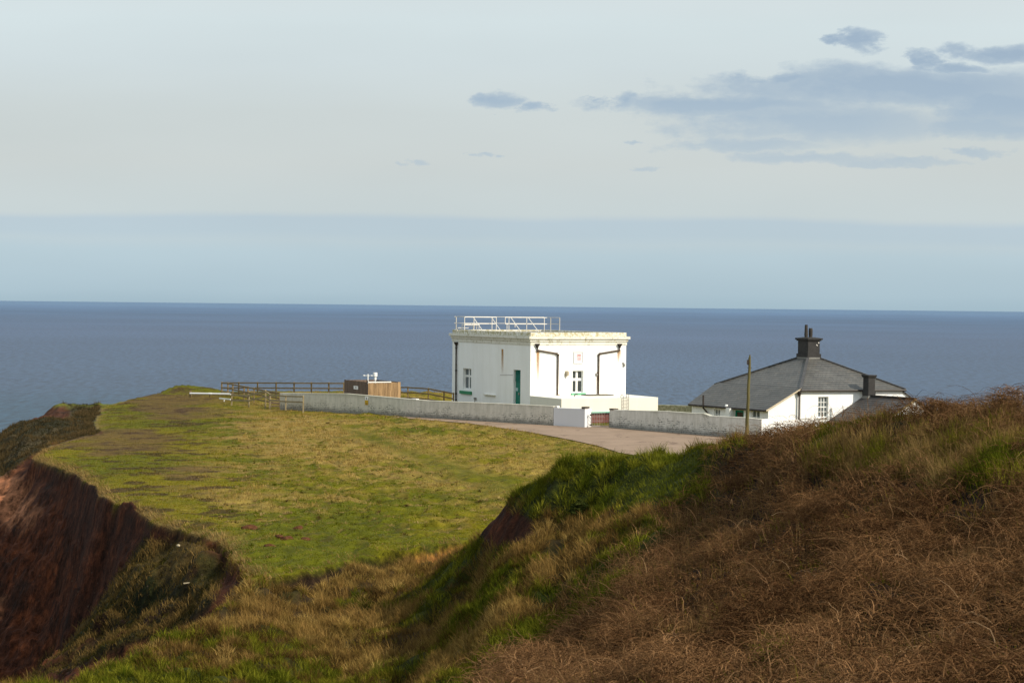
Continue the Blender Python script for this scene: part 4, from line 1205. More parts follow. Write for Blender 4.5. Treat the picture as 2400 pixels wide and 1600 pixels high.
# wall lamp, tap, ledge, cable, small fixtures
lm = MB(); p = onr(1329.2, 875, -.1)
lm.box(p.x - .13, p.x + .13, -.02, .01, p.z - .2, p.z + .2); lm.lathe((p.x, -.16, p.z - .12), [(.05, -.05), (.13, .02), (.15, .2), (.09, .30), (.03, .33)], 10)
lm.tube([(p.x - .06, -.06, p.z - .12), (p.x - .06, -.06, p.z - .38)], .035, 6)
lm.build('wall_lamp', plain('weathered_lamp_metal', (.42, .36, .26), .6, .5, 6), B)
lg = MB(); a, b, z0, z1 = rect_on(0, 0, 1136, 1161.4, 924, 926.2); lg.box(-.16, .05, a, b, z0, z1); lg.build('ledge', M['cornice'], B, .01)
tp = MB(); p = onl(1112.6, 934, -.1); tp.box(-.14, .02, p.y - .12, p.y + .12, p.z - .06, p.z + .10); tp.tube([(-.1, p.y, p.z), (-.1, p.y, p.z - .28)], .03, 6); tp.build('tap', M['rail_grey'], B)
cb = MB(); q0 = onl(1172, 878, -.02); q1 = onl(1202, 878.4, -.02); cb.tube([q0, q1], .012, 5); cb.build('cable', M['rail_grey'], B)
fx = MB(); p = onr(1462.5, 856, -.05); fx.box(p.x - .06, p.x + .06, -.12, .01, p.z - .10, p.z + .12); fx.box(p.x - .14, p.x + .02, -.06, .01, p.z + .12, p.z + .22)
fx.build('bracket', M['rail_grey'], B); fx = MB()
p = onr(1398.5, 877.5, -.05); fx.box(p.x - .08, p.x + .08, -.10, .01, p.z - .09, p.z + .09)
fx.build('junction_box', M['rail_grey'], B)

# railings on the roof: parts of the building
YR = 11.3
zr = Z_TOP - .12
zr_top = lambda px, py, Y: FB.on(px, py, 1, Y).z
zt = zr_top(1120, 743.2, YR); zm = zr_top(1120, 758.6, YR)
X = lambda px, py=760, Y=YR: FB.on(px, py, 1, Y).x
ra = MB()
rw = .055
def rail_panel(pxs, px0, px1, full0=True):
    x0, x1 = X(px0), X(px1)
    for z in (zt, zm): ra.tube([(x0, YR, z), (x1, YR, z)], rw * .62, 6)
    for px in pxs:
        x = X(px); ra.tube([(x, YR, zr), (x, YR, zt)], rw * .62, 6)
rail_panel([1088.7, 1110.7, 1153, 1163], 1088.7, 1163)
rail_panel([1192.7, 1234.3, 1275.6], 1184, 1281.5)
x = X(1184); ra.tube([(x, YR, zm), (x, YR, zt)], rw * .62, 6)
x = X(1188.2); ra.tube([(x, YR, zr), (x, YR, zm)], rw * .62, 6); x = X(1207); ra.tube([(x, YR, zr + .35), (x, YR, zm)], rw * .62, 6)
for px in (1109.5, 1152, 1197.5, 1238.5):
    x = X(px); ra.tube([(x, YR - .02, zt - .05), (x + .02, YR - 1.75, zr)], rw * .55, 6)
ra.build('railing', M['railing'], B)
rb = MB(); YB = min(LL - .4, YR + 2.2)
zt2, zm2 = zt + .02, zm + .02
x0 = FB.on(1061.5, 745, 1, YB).x; x1 = FB.on(1312, 745, 1, YB).x
x0 = max(x0, .1); x1 = min(x1, LR - .12)
for z in (zt2, zm2): rb.tube([(x0 - .15, YB, z), (x1, YB, z)], .026, 6)
x = max(FB.on(1069, 760, 1, YB).x, .12); rb.tube([(x, YB, zr), (x, YB, zt2)], .045, 6)
qe = Vector((LR - .18, FB.on(1311.5, 760, 0, LR - .18).y, 0)); qs = Vector((X(1281.5), YR, 0))
for z in (zt2, zm2): rb.tube([qs + Vector((0, 0, z)), qe + Vector((0, 0, z))], .026, 6)
for f in (.3, 1.0):
    q = qs + (qe - qs) * f; rb.tube([(q.x, q.y, zr), (q.x, q.y, zt2)], .045, 6)
rb.tube([(.12, YR, zt2), (.12, YB, zt2)], .024, 6); rb.tube([(.12, YR, zm2), (.12, YB, zm2)], .024, 6)
rb.build('railing', plain('cream_rail_paint', (.50, .47, .41), .5, .2), B)
# low white frame standing behind the railing
sf = thing('roof_stand', 'low white steel table frame standing on the flat roof behind the left railing', 'stand', B.matrix_basis @ Vector((X(1100), YR + .9, zr)), TH)
zz = zt - zr
tp = MB(); tp.box(.0, 1.4, .0, .5, .50, .56); tp.box(.3, 1.5, .06, .1, .38, .42); tp.build('top_shelf', M['railing'], sf)
tp = MB(); tp.box(-.55, .45, .1, .45, .26, .30); tp.build('low_shelf', M['railing'], sf)
for (xx, yy) in ((.02, .04), (1.36, .04), (.02, .46), (1.36, .46)):
    lgm = MB(); lgm.tube([(xx, yy, 0), (xx, yy, .50)], .028, 6); lgm.build('leg', M['railing'], sf)
for xx in (-.5, -.2, .95):
    lgm = MB(); lgm.tube([(xx, .28, 0), (xx, .28, .26 if xx < 0 else .5)], .028, 6); lgm.build('leg', M['railing'], sf)

# ------------------------------------------------------------------ low annex in front
D_AN = 5.2
o_ = FB.i @ CAM; d_ = FB.i.to_3x3() @ ray(1316, 934.5)
tt = (0 - o_.x) / d_.x; pA = o_ + d_ * tt
D_AN = -pA.y; ZA = pA.z
XA = FB.on(1542, 950, 1, -D_AN).x
A = thing('low_annex', 'low flat white annex with red boarded door under a pale green lintel', 'annex', O, TH)
dl, dr = FB.on(1376, 980, 1, -D_AN).x, FB.on(1434, 980, 1, -D_AN).x
dt, db = FB.on(1405, 968, 1, -D_AN).z, -.78
w = MB()
w.facade((0, -D_AN), (1, 0), (0, 1), XA, -1.4, ZA, [(dl, dr, db, dt)], .2)
w.quad((0, -D_AN, -1.4), (0, -.02, -1.4), (0, -.02, ZA), (0, -D_AN, ZA)); w.quad((XA, -D_AN, -1.4), (XA, -.02, -1.4), (XA, -.02, ZA), (XA, -D_AN, ZA))
w.quad((0, -D_AN, ZA), (XA, -D_AN, ZA), (XA, -.02, ZA), (0, -.02, ZA)); w.quad((LR, -.02, ZA), (XA, -.02, ZA), (XA, -.02, -1.4), (LR, -.02, -1.4))
w.build('wall', M['annex'], A)
d = MB(); n_b = 9
for i in range(n_b):
    xa = dl + (dr - dl) * i / n_b; d.box(xa + .008, xa + (dr - dl) / n_b - .008, -D_AN + .10, -D_AN + .15, db, dt)
d.box(dl, dr, -D_AN + .15, -D_AN + .19, db, dt)
d.build('boarded_door', M['red_door'], A)
ln = MB(); ln.box(dl - .1, dr + .1, -D_AN - .06, -D_AN + .10, dt, dt + .13); ln.build('lintel', M['lintel'], A, .01)
ms = MB(); p0 = FB.on(1361, 933, 1, -.6); 
ms.box(FB.on(1361, 933, 1, -.3).x, FB.on(1420, 933, 1, -.3).x, -1.5, -.35, ZA + .004, ZA + .07); ms.build('roof_strip', M['cap'], A, .02)  # low dark strip laid along the annex roof
hp = MB(); p = FB.on(1350, 934, 1, -2.0)
hp.tube([(p.x - .14, -2, ZA), (p.x - .12, -2, ZA + .12), (p.x, -2, ZA + .19), (p.x + .14, -2, ZA + .15)], .04, 6); hp.build('vent_hook', M['pipe'], A)
# ladder
p = FB.on(1460, 958, 1, -D_AN - .12)
lt = thing('steel_ladder', 'thin steel ladder with curved hand rails leaning on the low annex', 'ladder', FB.m @ Vector((p.x, -D_AN - .12, -.72)), TH)
hz = ZA + .72
s0 = FB.on(1460.5, 940, 1, -D_AN - .12).x - p.x; s1 = FB.on(1473.5, 940, 1, -D_AN - .12).x - p.x
ld = MB()
for i, sx_ in enumerate((s0, s1)):
    ld.tube([(sx_, 0, 0), (sx_, 0, hz + .12), (sx_, .06, hz + .24), (sx_, .16, hz + .30), (sx_, .27, hz + .24), (sx_, .34, hz + .1), (sx_, .36, hz - .0)], .022, 6)
ld.build('side_rail', M['rail_grey'], lt)
ld = MB()
for i in range(8):
    ld.tube([(s0, 0, .25 + i * .24), (s1, 0, .25 + i * .24)], .014, 6)
ld.build('rung', M['rail_grey'], lt)

# ------------------------------------------------------------------ boundary walls
def wall_thing(name, label, A3, B3, prof, th, mat, cat='wall'):
    """prof: list of (px, py_top); wall runs from A3 to B3"""
    a = Vector((A3.x, A3.y)); b = Vector((B3.x, B3.y)); L = (b - a).length; u_ = (b - a) / L
    ang = math.atan2(u_.y, u_.x)
    fr = Frame(Vector((a.x, a.y, 0)), ang)
    pts = []
    for (px, py) in prof:
        q = fr.on(px, py, 1, 0.0); pts.append((q.x, q.z))
    root = thing(name, label, cat, (a.x, a.y, 0), ang); root['kind'] = 'thing'
    w = MB(); w.prism([(pts[0][0], -1.0)] + pts + [(pts[-1][0], -1.0)], (0, 0), (1, 0), (0, 1), th)
    w.build('brickwork', mat, root, .015)
    return root, fr, pts


bw, FW, pts = wall_thing('boundary_wall', 'long grey whitewashed brick wall running from the wooden fence to the white panel', WA, WB,
                         [(656, 920.5), (811, 922), (1000, 938.2), (1200, 946.5), (1297, 951.4)], .36, M['brick_a'])
cs = MB()
for (px, py) in ((971, 935.6),):
    q = FW.on(px, py, 1, .1); cs.box(q.x - .28, q.x + .25, .02, .34, q.z - .12, q.z + .05)
cs.build('coping_stone', M['cap_pale'], bw, .02)
# warning sign on that wall
p = FW.on(859, 938.5, 1, -.02)
sg = thing('warning_sign', 'small warning sign, white above and yellow below, on the grey brick wall', 'sign', FW.m @ Vector((p.x, -.012, 0)), math.atan2((WB - WA).y, (WB - WA).x))
zA_, zB_, zC_ = FW.on(859, 929, 1, -.02).z, FW.on(859, 937.5, 1, -.02).z, FW.on(859, 948.5, 1, -.02).z
s = MB(); s.box(-.15, .15, -.012, .008, zB_, zA_); s.build('white_panel', M['instr'], sg)
s = MB(); s.box(-.15, .15, -.012, .008, zC_, zB_ - .004); s.build('yellow_panel', M['yellow'], sg)
s = MB()
s.add([(-.035, -.016, zB_ + .05), (.035, -.016, zB_ + .05), (.02, -.016, zA_ - .10), (-.02, -.016, zA_ - .10)], [(0, 1, 2, 3)])
s.lathe((0, -.017, zA_ - .085), [(.001, -.03), (.028, -.015), (.028, .015), (.001, .03)], 8)
s.build('figure', M['ink'], sg); s = MB()
s.add([(-.10, -.016, zC_ + .10), (.10, -.016, zC_ + .10), (.085, -.016, zC_ + .125), (-.085, -.016, zC_ + .125)], [(0, 1, 2, 3)])
s.add([(-.10, -.016, zC_ + .04), (.10, -.016, zC_ + .04), (.10, -.016, zC_ + .06), (-.10, -.016, zC_ + .06)], [(0, 1, 2, 3)])
s.build('text_lines', M['ink'], sg)

pw, FP, pts = wall_thing('gate_side_wall', 'short clean white rendered wall left of the steel gate', WB, WC, [(1297.6, 955.0), (1371, 957.5)], .36, M['white_clean'])
pw.children[0].name = 'rendered_wall'
LP_ = pts[-1][0]
cp = MB(); q0 = FP.on(1363, 956, 1, -.04)
cp.box(q0.x, LP_ + .04, -.06, .50, pts[-1][1] + .004, pts[-1][1] + .13); cp.build('cap_stone', M['cap'], pw, .02)
cp = MB(); q0 = FP.on(1300, 956, 1, 0); cp.box(q0.x, q0.x + .20, .02, .30, pts[0][1] + .003, pts[0][1] + .13); cp.build('top_stone', M['cap_pale'], pw, .02)
# the wall's wide end pier shows its sunlit end: carried back by a pier
pr = MB(); pr.box(LP_ - .42, LP_ + .012, .362, .75, -1, pts[-1][1] - .01); pr.build('pier', M['white'], pw, .01)

wr, FR_, pts = wall_thing('yard_wall', 'patchy white brick wall right of the gate, stepping down behind the leaning pole', WD, WE,
                          [(1428.5, 959.8), (1560, 963.2), (1622, 967.6), (1648, 968.2), (1663, 974), (1747, 978.3), (1785, 982.3)], .36, M['brick_b'])
LW = pts[-1][0]
cp = MB(); cp.box(0, .42, -.05, .42, pts[0][1] + .004, pts[0][1] + .09); cp.build('cap_stone', M['cap'], wr, .02)
rt = MB()
dirr = FR_.i.to_3x3() @ Vector((math.cos(math.radians(33)), math.sin(math.radians(33)), 0))
nn = Vector((-dirr.y, dirr.x, 0))
ztop = pts[-1][1]
rt.prism([(0, -1.2), (0, ztop - .003), (2.6, ztop - .02), (5.0, ztop - .55), (9, ztop - .6), (9, -1.2)], (LW + .002, .01), (dirr.x, dirr.y), (nn.x, nn.y), .34)
rt.build('end_return', M['white'], wr, .012)

# gate between the two piers
ga = Vector((WC.x, WC.y, 0)); gb = Vector((WD.x, WD.y, 0))
ang = math.atan2((gb - ga).y, (gb - ga).x); GL = (gb - ga).length
FG = Frame(ga, ang)
gt = thing('steel_gate', 'galvanised barred steel gate between the white pier and the brick wall', 'gate', ga, ang)
g0 = FG.on(1385.5, 980, 1, .1).x; g1 = FG.on(1428, 980, 1, .1).x
zt_, zb_ = FG.on(1405, 966.5, 1, .1).z, .10
g = MB()
for (p, q) in (((g0, .1, zb_), (g0, .1, zt_)), ((g1, .1, zb_), (g1, .1, zt_)), ((g0, .1, zb_), (g1, .1, zb_)), ((g0, .1, zt_), (g1, .1, zt_))):
    g.tube([p, q], .026, 6)
g.build('gate_frame', M['gate'], gt)
g = MB()
for i in range(1, 11):
    x = g0 + (g1 - g0) * i / 11; g.tube([(x, .1, zb_), (x, .1, zt_)], .011, 5)
for f in (.38, .70): g.tube([(g0, .1, zb_ + (zt_ - zb_) * f), (g1, .1, zb_ + (zt_ - zb_) * f)], .013, 5)
g.build('bars', M['gate'], gt)
for zh in (.12, zt_ - .2):
    g = MB(); g.box(g0 - .10, g0 + .02, .06, .14, zh, zh + .08); g.build('hinge', M['pipe'], gt)

# mossy wall at the back of the yard
ba = at_y(1500, 960, 151); bb = at_y(1660, 960, 146)
bk, _, _ = wall_thing('back_wall', 'low mossy green wall between the annex and the slate-roofed cottage', ba, bb, [(1500, 947.4), (1543, 948.2), (1622, 950.8), (1655, 952)], .4, M['mossy'])

# ------------------------------------------------------------------ cottage
P0 = at_y(1877, 913.6, 130.0)
ZG0 = -1.0
rv = Vector((math.cos(math.radians(18)), math.sin(math.radians(18)))); lv2 = Vector((-math.sin(math.radians(34)), math.cos(math.radians(34))))


def on_line(px, a, d):
    """plan point on line a + t d seen in photo column px"""
    k = ray(px, 900); nx, ny = k.y, -k.x
    t = -(a.x * nx + a.y * ny) / (d.x * nx + d.y * ny)
    return Vector((a.x + d.x * t, a.y + d.y * t)), t


p0 = Vector((P0.x, P0.y)); EZ = P0.z - ZG0
p1, t1 = on_line(2115, p0, rv); p2, t2 = on_line(1682, p0, lv2); p3 = p1 + p2 - p0
CT = thing('cottage', 'white cottage with hipped slate roof and tall black central chimney', 'cottage', (P0.x, P0.y, ZG0))
lo = lambda q: Vector((q.x - P0.x, q.y - P0.y))
q0, q1, q2, q3 = lo(p0), lo(p1), lo(p2), lo(p3)
cen = (q1 + q2) / 2


def zat(px, py, q):      # local height where the sight line through the pixel passes local plan point q
    return at_y(px, py, q.y + P0.y).z - ZG0


S_CH = .135
nc = cen + (q0 - cen) * S_CH
zch = zat(1894, 840.5, nc)
APX = EZ + (zch - EZ) / (1 - S_CH)
nf = Vector((rv.y, -rv.x))                       # outward normal of the sunlit front
nl_ = Vector((-lv2.y, lv2.x))                    # outward normal of the left side
# lean-to (catslide) on the left
wL = (lo(on_line(1801.6, p0, rv)[0]) - q0).length
c0 = q0 - rv * wL
c2 = lo(on_line(1622.5, Vector((p0.x - rv.x * wL, p0.y - rv.y * wL)), lv2)[0])
zlow = zat(1801.6, 957.5, c0)
# openings in the front
def rect_front(px0, px1, py0, py1):
    a = on_line(px0, p0, rv)[1]; b = on_line(px1, p0, rv)[1]
    qm = q0 + rv * ((a + b) / 2); mx = (px0 + px1) / 2
    return a, b, zat(mx, py1, qm), zat(mx, py0, qm)
wf = rect_front(1918.2, 1942.2, 929.5, 978)
w = MB()
w.facade((0, 0), rv, -nf, (q1 - q0).length, 0, EZ - .02, [wf], .22)
for (a, b) in ((q1, q3), (q3, q2), (q2, q0)):
    w.quad((a.x, a.y, 0), (b.x, b.y, 0), (b.x, b.y, EZ - .02), (a.x, a.y, EZ - .02))
# lean-to walls
LLN = (c2 - c0).length; lvd = (c2 - c0) / LLN
def tleft(px): return on_line(px, Vector((p0.x + c0.x, p0.y + c0.y)), lvd)[1]
def rect_left(px0, px1, py0, py1):
    a, b = sorted((tleft(px0), tleft(px1))); qm = c0 + lvd * ((a + b) / 2); mx = (px0 + px1) / 2
    return a, b, zat(mx, py1, qm), zat(mx, py0, qm)
dwl = rect_left(1723.5, 1744, 961, 1000); wl1 = rect_left(1762, 1781.5, 961.5, 985); wl2 = rect_left(1675, 1688.5, 958, 985)
dwl = (dwl[0], dwl[1], .05, dwl[3])
wl1 = (wl1[0], wl1[1], wl1[3] - 1.0, wl1[3]); wl2 = (wl2[0], wl2[1], wl2[3] - 1.0, wl2[3])
nli = Vector((-lvd.y, lvd.x)); nli = nli if nli.dot(rv) > 0 else -nli
w.facade((c0.x, c0.y), lvd, nli, LLN, 0, zlow - .03, [dwl, wl1, wl2], .18)
inset = -nf * .03
w.prism([(0, 0), (wL, 0), (wL, EZ - .05), (0, zlow - .05)], (c0.x + inset.x, c0.y + inset.y), rv, -nf, .25)
# right-hand lean-to end wall
wR2 = (lo(on_line(2133.5, p0, rv)[0]) - q1).length
zr2 = zat(2133.5, 930, q1 + rv * wR2)
w.prism([(0, 0), (wR2 + .35, 0), (wR2 + .35, zr2 - .32), (0, EZ - .12)], (q1.x + inset.x + rv.x * .01, q1.y + inset.y), rv, -nf, .25)
w.build('wall', M['white'], CT)
# roofs
rf = MB()
ov = 1.035
e0, e1, e2, e3 = [cen + (q - cen) * ov for q in (q0, q1, q2, q3)]
ap = (cen.x, cen.y, APX); ze = EZ + .02
ee = [(e0.x, e0.y, ze), (e1.x, e1.y, ze), (e3.x, e3.y, ze), (e2.x, e2.y, ze)]
for i in range(4):
    a = Vector(ee[i]); b = Vector(ee[(i + 1) % 4]); L = (b - a).length; dd = (b - a) / L
    s = (Vector(ap) - a).dot(dd); hh = ((Vector(ap) - a) - dd * s).length
    rf.tri(a, b, ap, [(0, 0), (L, 0), (s, hh)])
rf.add([(x, y, z - .07) for x, y, z in ee], [(0, 1, 2, 3)])
for i in range(4):
    a, b = ee[i], ee[(i + 1) % 4]
    rf.quad((a[0], a[1], a[2] - .07), (b[0], b[1], b[2] - .07), b, a, [(0, 0), (1, 0), (1, .05), (0, .05)])
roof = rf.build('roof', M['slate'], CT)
ht = MB()
for p in ee:
    a = Vector(p) + Vector((0, 0, .03)); b = Vector(ap) + Vector((0, 0, .03)); ht.bar(a, a + (b - a) * (1 - S_CH * .9), .20, .08)
ht.build('hip_tiles', M['hip'], roof)
# catslide roof slab
cs = MB()
f_ = nf * .10
ev = -rv * .22; dz = (EZ - zlow) / wL * .22
back_ext = lvd * .15
a0 = Vector((q0.x + f_.x, q0.y + f_.y, EZ + .16)); b0 = Vector((c0.x + f_.x + ev.x, c0.y + f_.y + ev.y, zlow + .03 - dz))
a1 = Vector((q2.x, q2.y, EZ + .16)) + Vector((back_ext.x, back_ext.y, 0)); b1 = Vector((c2.x + ev.x, c2.y + ev.y, zlow + .03 - dz)) + Vector((back_ext.x, back_ext.y, 0))
Lu = (b1 - b0).length; Lv = (a0 - b0).length
cs.quad(b0, b1, a1, a0, [(0, 0), (Lu, 0), (Lu, Lv), (0, Lv)])
dn = Vector((0, 0, -.09))
cs.quad(b0 + dn, b1 + dn, a1 + dn, a0 + dn); cs.quad(b0, b0 + dn, a0 + dn, a0); cs.quad(b1, b1 + dn, a1 + dn, a1); cs.quad(b0, b0 + dn, b1 + dn, b1)
cs.build('lean_to_roof', M['slate'], CT)
vb = MB(); vb.bar(b0 + Vector((nf.x * .03, nf.y * .03, -.06)), a0 + Vector((nf.x * .03, nf.y * .03, -.06)), .05, .09); vb.build('verge', plain('cement_verge', (.55, .46, .33), .9, .2), CT)
r2 = MB()
a0 = Vector((q1.x + f_.x, q1.y + f_.y, EZ - .06)); b0 = a0 + Vector((rv.x * (wR2 + .5), rv.y * (wR2 + .5), zr2 - .32 - EZ + .10))
a1 = Vector((q3.x, q3.y, EZ - .06)); b1 = a1 + (b0 - a0)
Lu = (b1 - b0).length; Lv = (a0 - b0).length
r2.quad(b0, b1, a1, a0, [(0, 0), (Lu, 0), (Lu, Lv), (0, Lv)]); r2.quad(b0 + dn, b1 + dn, a1 + dn, a0 + dn); r2.quad(b0, b0 + dn, a0 + dn, a0)
r2.build('lean_to_roof', M['slate_dark'], CT)
# gutters and pipes
gu = MB()
gu.tube([(e0.x + nf.x * .06, e0.y + nf.y * .06, EZ - .04), (e1.x + nf.x * .06, e1.y + nf.y * .06, EZ - .04)], .075, 8)
bl = Vector((c0.x + ev.x * 1.25, c0.y + ev.y * 1.25, zlow - dz - .03)); br_ = bl + Vector((lvd.x * LLN, lvd.y * LLN, 0))
gu.tube([bl, br_], .075, 8)
gu.build('gutter', M['pipe'], CT)
dp = MB(); qa = lo(on_line(1871.8, p0, rv)[0]) + nf * .12
dp.tube([(qa.x, qa.y, EZ - .08), (qa.x, qa.y, .3)], .06, 8); dp.lathe((qa.x, qa.y, EZ - .42), [(.07, 0), (.11, .08), (.15, .3), (.12, .34)], 8); dp.build('downpipe', M['pipe'], CT)
dp = MB(); qa = c0 + lvd * tleft(1706.7) - nli * .14
dp.tube([(qa.x, qa.y, zlow - .05), (qa.x, qa.y, .2)], .07, 8); dp.lathe((qa.x, qa.y, zlow - .16), [(.075, 0), (.12, .04), (.12, .2), (.075, .24)], 8); dp.build('downpipe', M['frame'], CT)
dp = MB(); qa = c0 + lvd * tleft(1656) - nli * .30; qb = c0 + lvd * tleft(1661.5) - nli * .12
zt_ = zat(1654, 926, qa); zk = zat(1655, 955, qa)
dp.tube([(qa.x, qa.y, zt_), (qa.x, qa.y, zk), (qb.x, qb.y, zk - .35), (qb.x, qb.y, .1)], .065, 8); dp.build('vent_pipe', M['pipe'], CT)
dp = MB(); qa = q0 + rv * on_line(1949.5, p0, rv)[1] + nf * .10; dp.tube([(qa.x, qa.y, zat(1949.5, 955, qa)), (qa.x, qa.y, .1)], .05, 8); dp.build('waste_pipe', M['frame'], CT)
# windows and door
Pf = lambda s, d, z: (q0.x + rv.x * s - nf.x * d, q0.y + rv.y * s - nf.y * d, z)
window(1, wf, .22, CT, [(1 / 3, .045), (2 / 3, .045)], [(.25, .045), (.5, .08), (.75, .045)], M['glass_grey'], .07, P=Pf)
Pl = lambda s, d, z: (c0.x + lvd.x * s + nli.x * d, c0.y + lvd.y * s + nli.y * d, z)
window(1, wl1, .17, CT, [(.5, .07)], [(.5, .05)], M['glass_grey'], .07, P=Pl)
window(1, wl2, .17, CT, [(.5, .07)], [(.6, .05)], M['glass_grey'], .07, P=Pl)
sl = MB(); a, b, z0, z1 = wf
sl.add([Pf(a - .08, -.08, z0 - .10), Pf(b + .08, -.08, z0 - .10), Pf(b + .08, .1, z0 - .10), Pf(a - .08, .1, z0 - .10), Pf(a - .08, -.08, z0 - .005), Pf(b + .08, -.08, z0 - .005), Pf(b + .08, .1, z0 - .005), Pf(a - .08, .1, z0 - .005)],
       [(3, 2, 1, 0), (4, 5, 6, 7), (0, 1, 5, 4), (1, 2, 6, 5), (2, 3, 7, 6), (3, 0, 4, 7)])
sl.build('sill', M['frame'], CT)
def lbox(mb, a, b, z0, z1, d0, d1):
    p = [Pl(a, d0, z0), Pl(b, d0, z0), Pl(b, d1, z0), Pl(a, d1, z0), Pl(a, d0, z1), Pl(b, d0, z1), Pl(b, d1, z1), Pl(a, d1, z1)]
    mb.add(p, [(3, 2, 1, 0), (4, 5, 6, 7), (0, 1, 5, 4), (1, 2, 6, 5), (2, 3, 7, 6), (3, 0, 4, 7)])
a, b, z0, z1 = dwl
fr = MB(); lbox(fr, a, a + .12, z0, z1, .04, .16); lbox(fr, b - .10, b, z0, z1, .04, .16); lbox(fr, a + .12, b - .10, z1 - .14, z1, .04, .16)
dro = fr.build('door_frame', plain('bright_green_frame_paint', (.01, .22, .13), .5, .15, 2), CT)
fr = MB(); lbox(fr, a + .12, b - .10, z0, z1 - .14, .13, .17); fr.build('door', M['pipe_rust'], dro)
pn = MB(); ta = b + .02; lbox(pn, ta, ta + .42, .05, z1 + .12, -.5, -.003); pn.build('porch_side', M['frame'], CT)
# chimney
def ring(s, z): return [(cen.x + (q.x - cen.x) * s, cen.y + (q.y - cen.y) * s, z) for q in (q0, q1, q3, q2)]
def block(mb, s0, z0, s1, z1):
    mb.add(ring(s0, z0) + ring(s1, z1), [(3, 2, 1, 0), (4, 5, 6, 7), (0, 1, 5, 4), (1, 2, 6, 5), (2, 3, 7, 6), (3, 0, 4, 7)])
zpx = lambda py: at_y(1894, py, P0.y + nc.y).z - ZG0
ch = MB()
block(ch, S_CH, zch - .6, S_CH, zpx(829)); block(ch, .119, zpx(829), .119, zpx(799)); block(ch, .136, zpx(799), .136, zpx(796.5)); block(ch, .150, zpx(796.5), .152, zpx(792.2))
block(ch, .13, zpx(792.2), .06, zpx(790))
cho = ch.build('chimney', M['black'], CT, .012)
fl = MB()
block(fl, S_CH + .012, zch - .25, S_CH + .004, zch + .10); fl.build('flashing', M['lead'], CT)
for (px, py, r_) in ((1917.8, 803, .045), (1913, 808, .035), (1914.5, 809.5, .03)):
    q, _ = on_line(px, Vector((p0.x + cen.x + (q0.x - cen.x) * .119, p0.y + cen.y + (q0.y - cen.y) * .119)), rv)
    ql = lo(q) + nf * .004; z = zat(px, py, ql); sp = MB(); sp.add([(ql.x - rv.x * r_, ql.y - rv.y * r_, z - r_), (ql.x + rv.x * r_, ql.y + rv.y * r_, z - r_ * .7), (ql.x + rv.x * r_ * .7, ql.y + rv.y * r_ * .7, z + r_), (ql.x - rv.x * r_, ql.y - rv.y * r_, z + r_ * .8)], [(0, 1, 2, 3)]); sp.build('lichen_spot', M['cap_pale'], cho)
zt_ = zpx(791)
qa = lo(on_line(1887.8, Vector((p0.x + cen.x, p0.y + cen.y)), rv)[0])
pt = MB(); pt.lathe((qa.x, qa.y, zt_), [(.125, -.08), (.125, .16), (.15, .17), (.15, .2), (.135, .22), (.105, zpx(761) - zt_), (.08, zpx(761) - zt_)], 14); pt.build('chimney_pot', M['pot'], cho)
qb = lo(on_line(1898.3, Vector((p0.x + cen.x, p0.y + cen.y)), rv)[0])
H_ = zpx(769) - zt_
pt = MB(); prof = [(.135, -.08), (.135, .15)]
for i in range(5): prof += [(.14, .15 + i * .09), (.152, .17 + i * .09), (.152, .20 + i * .09), (.138, .22 + i * .09)]
prof += [(.135, H_ - .02), (.11, H_), (.07, H_)]
pt.lathe((qb.x, qb.y, zt_), prof, 14); pt.build('chimney_pot', M['pot'], cho)

# ------------------------------------------------------------------ outbuilding with its own chimney
lf = Vector((-math.sin(math.radians(34)), math.cos(math.radians(34))))
g0_, _ = on_line(2021, p0, rv); g0_ = g0_ - lf * .25
ZR = at_y(2021, 926.5, g0_.y).z
g1_, tl_ = on_line(2143, g0_, -lf)
OB = thing('outbuilding', 'low outbuilding with dark slate roof and small square black chimney, half hidden by brambles', 'outbuilding', (g0_.x, g0_.y, ZG0))
ZRl = ZR - ZG0; gl = (g1_ - g0_); Lg = gl.length; gd = gl / Lg
wS = 3.0; drop = wS * .62
sd_ = Vector((-rv.x, -rv.y)); sr_ = Vector((rv.x, rv.y))
w = MB()
zea = ZRl - drop
tri_pts = [(-wS + .15, 0), (-wS + .15, zea + .02), (0, ZRl - .09), (wS - .15, zea + .02), (wS - .15, 0)]
w.prism(tri_pts, (0, 0), rv, gd, .25); w.prism(tri_pts, (gl.x, gl.y), rv, -gd, .25)
for sgn in (-1, 1):
    a = rv * (sgn * (wS - .15)); w.quad((a.x, a.y, 0), (a.x + gl.x, a.y + gl.y, 0), (a.x + gl.x, a.y + gl.y, zea), (a.x, a.y, zea))
w.build('wall', M['white'], OB)
rf = MB(); sl_len = math.hypot(wS, drop)
for sgn in (-1, 1):
    a = Vector((0, 0, ZRl)) - Vector((gd.x, gd.y, 0)) * .02; b = a + Vector((gl.x + gd.x * .16, gl.y + gd.y * .16, 0))
    off = Vector((rv.x * wS * sgn, rv.y * wS * sgn, -drop))
    rf.quad(a + off, b + off, b, a, [(0, 0), (Lg, 0), (Lg, sl_len), (0, sl_len)])
    rf.quad(a + off + dn, b + off + dn, b + dn, a + dn); rf.quad(b + off, b + off + dn, b + dn, b); rf.quad(a + off, a + off + dn, a + dn, a); rf.quad(a + off, b + off, b + off + dn, a + off + dn)
ro = rf.build('roof', M['slate_dark'], OB)
rt_ = MB(); rt_.bar((0, 0, ZRl + .03), (gl.x + gd.x * .16, gl.y + gd.y * .16, ZRl + .03), .22, .10); rt_.build('ridge_tiles', M['black'], ro)
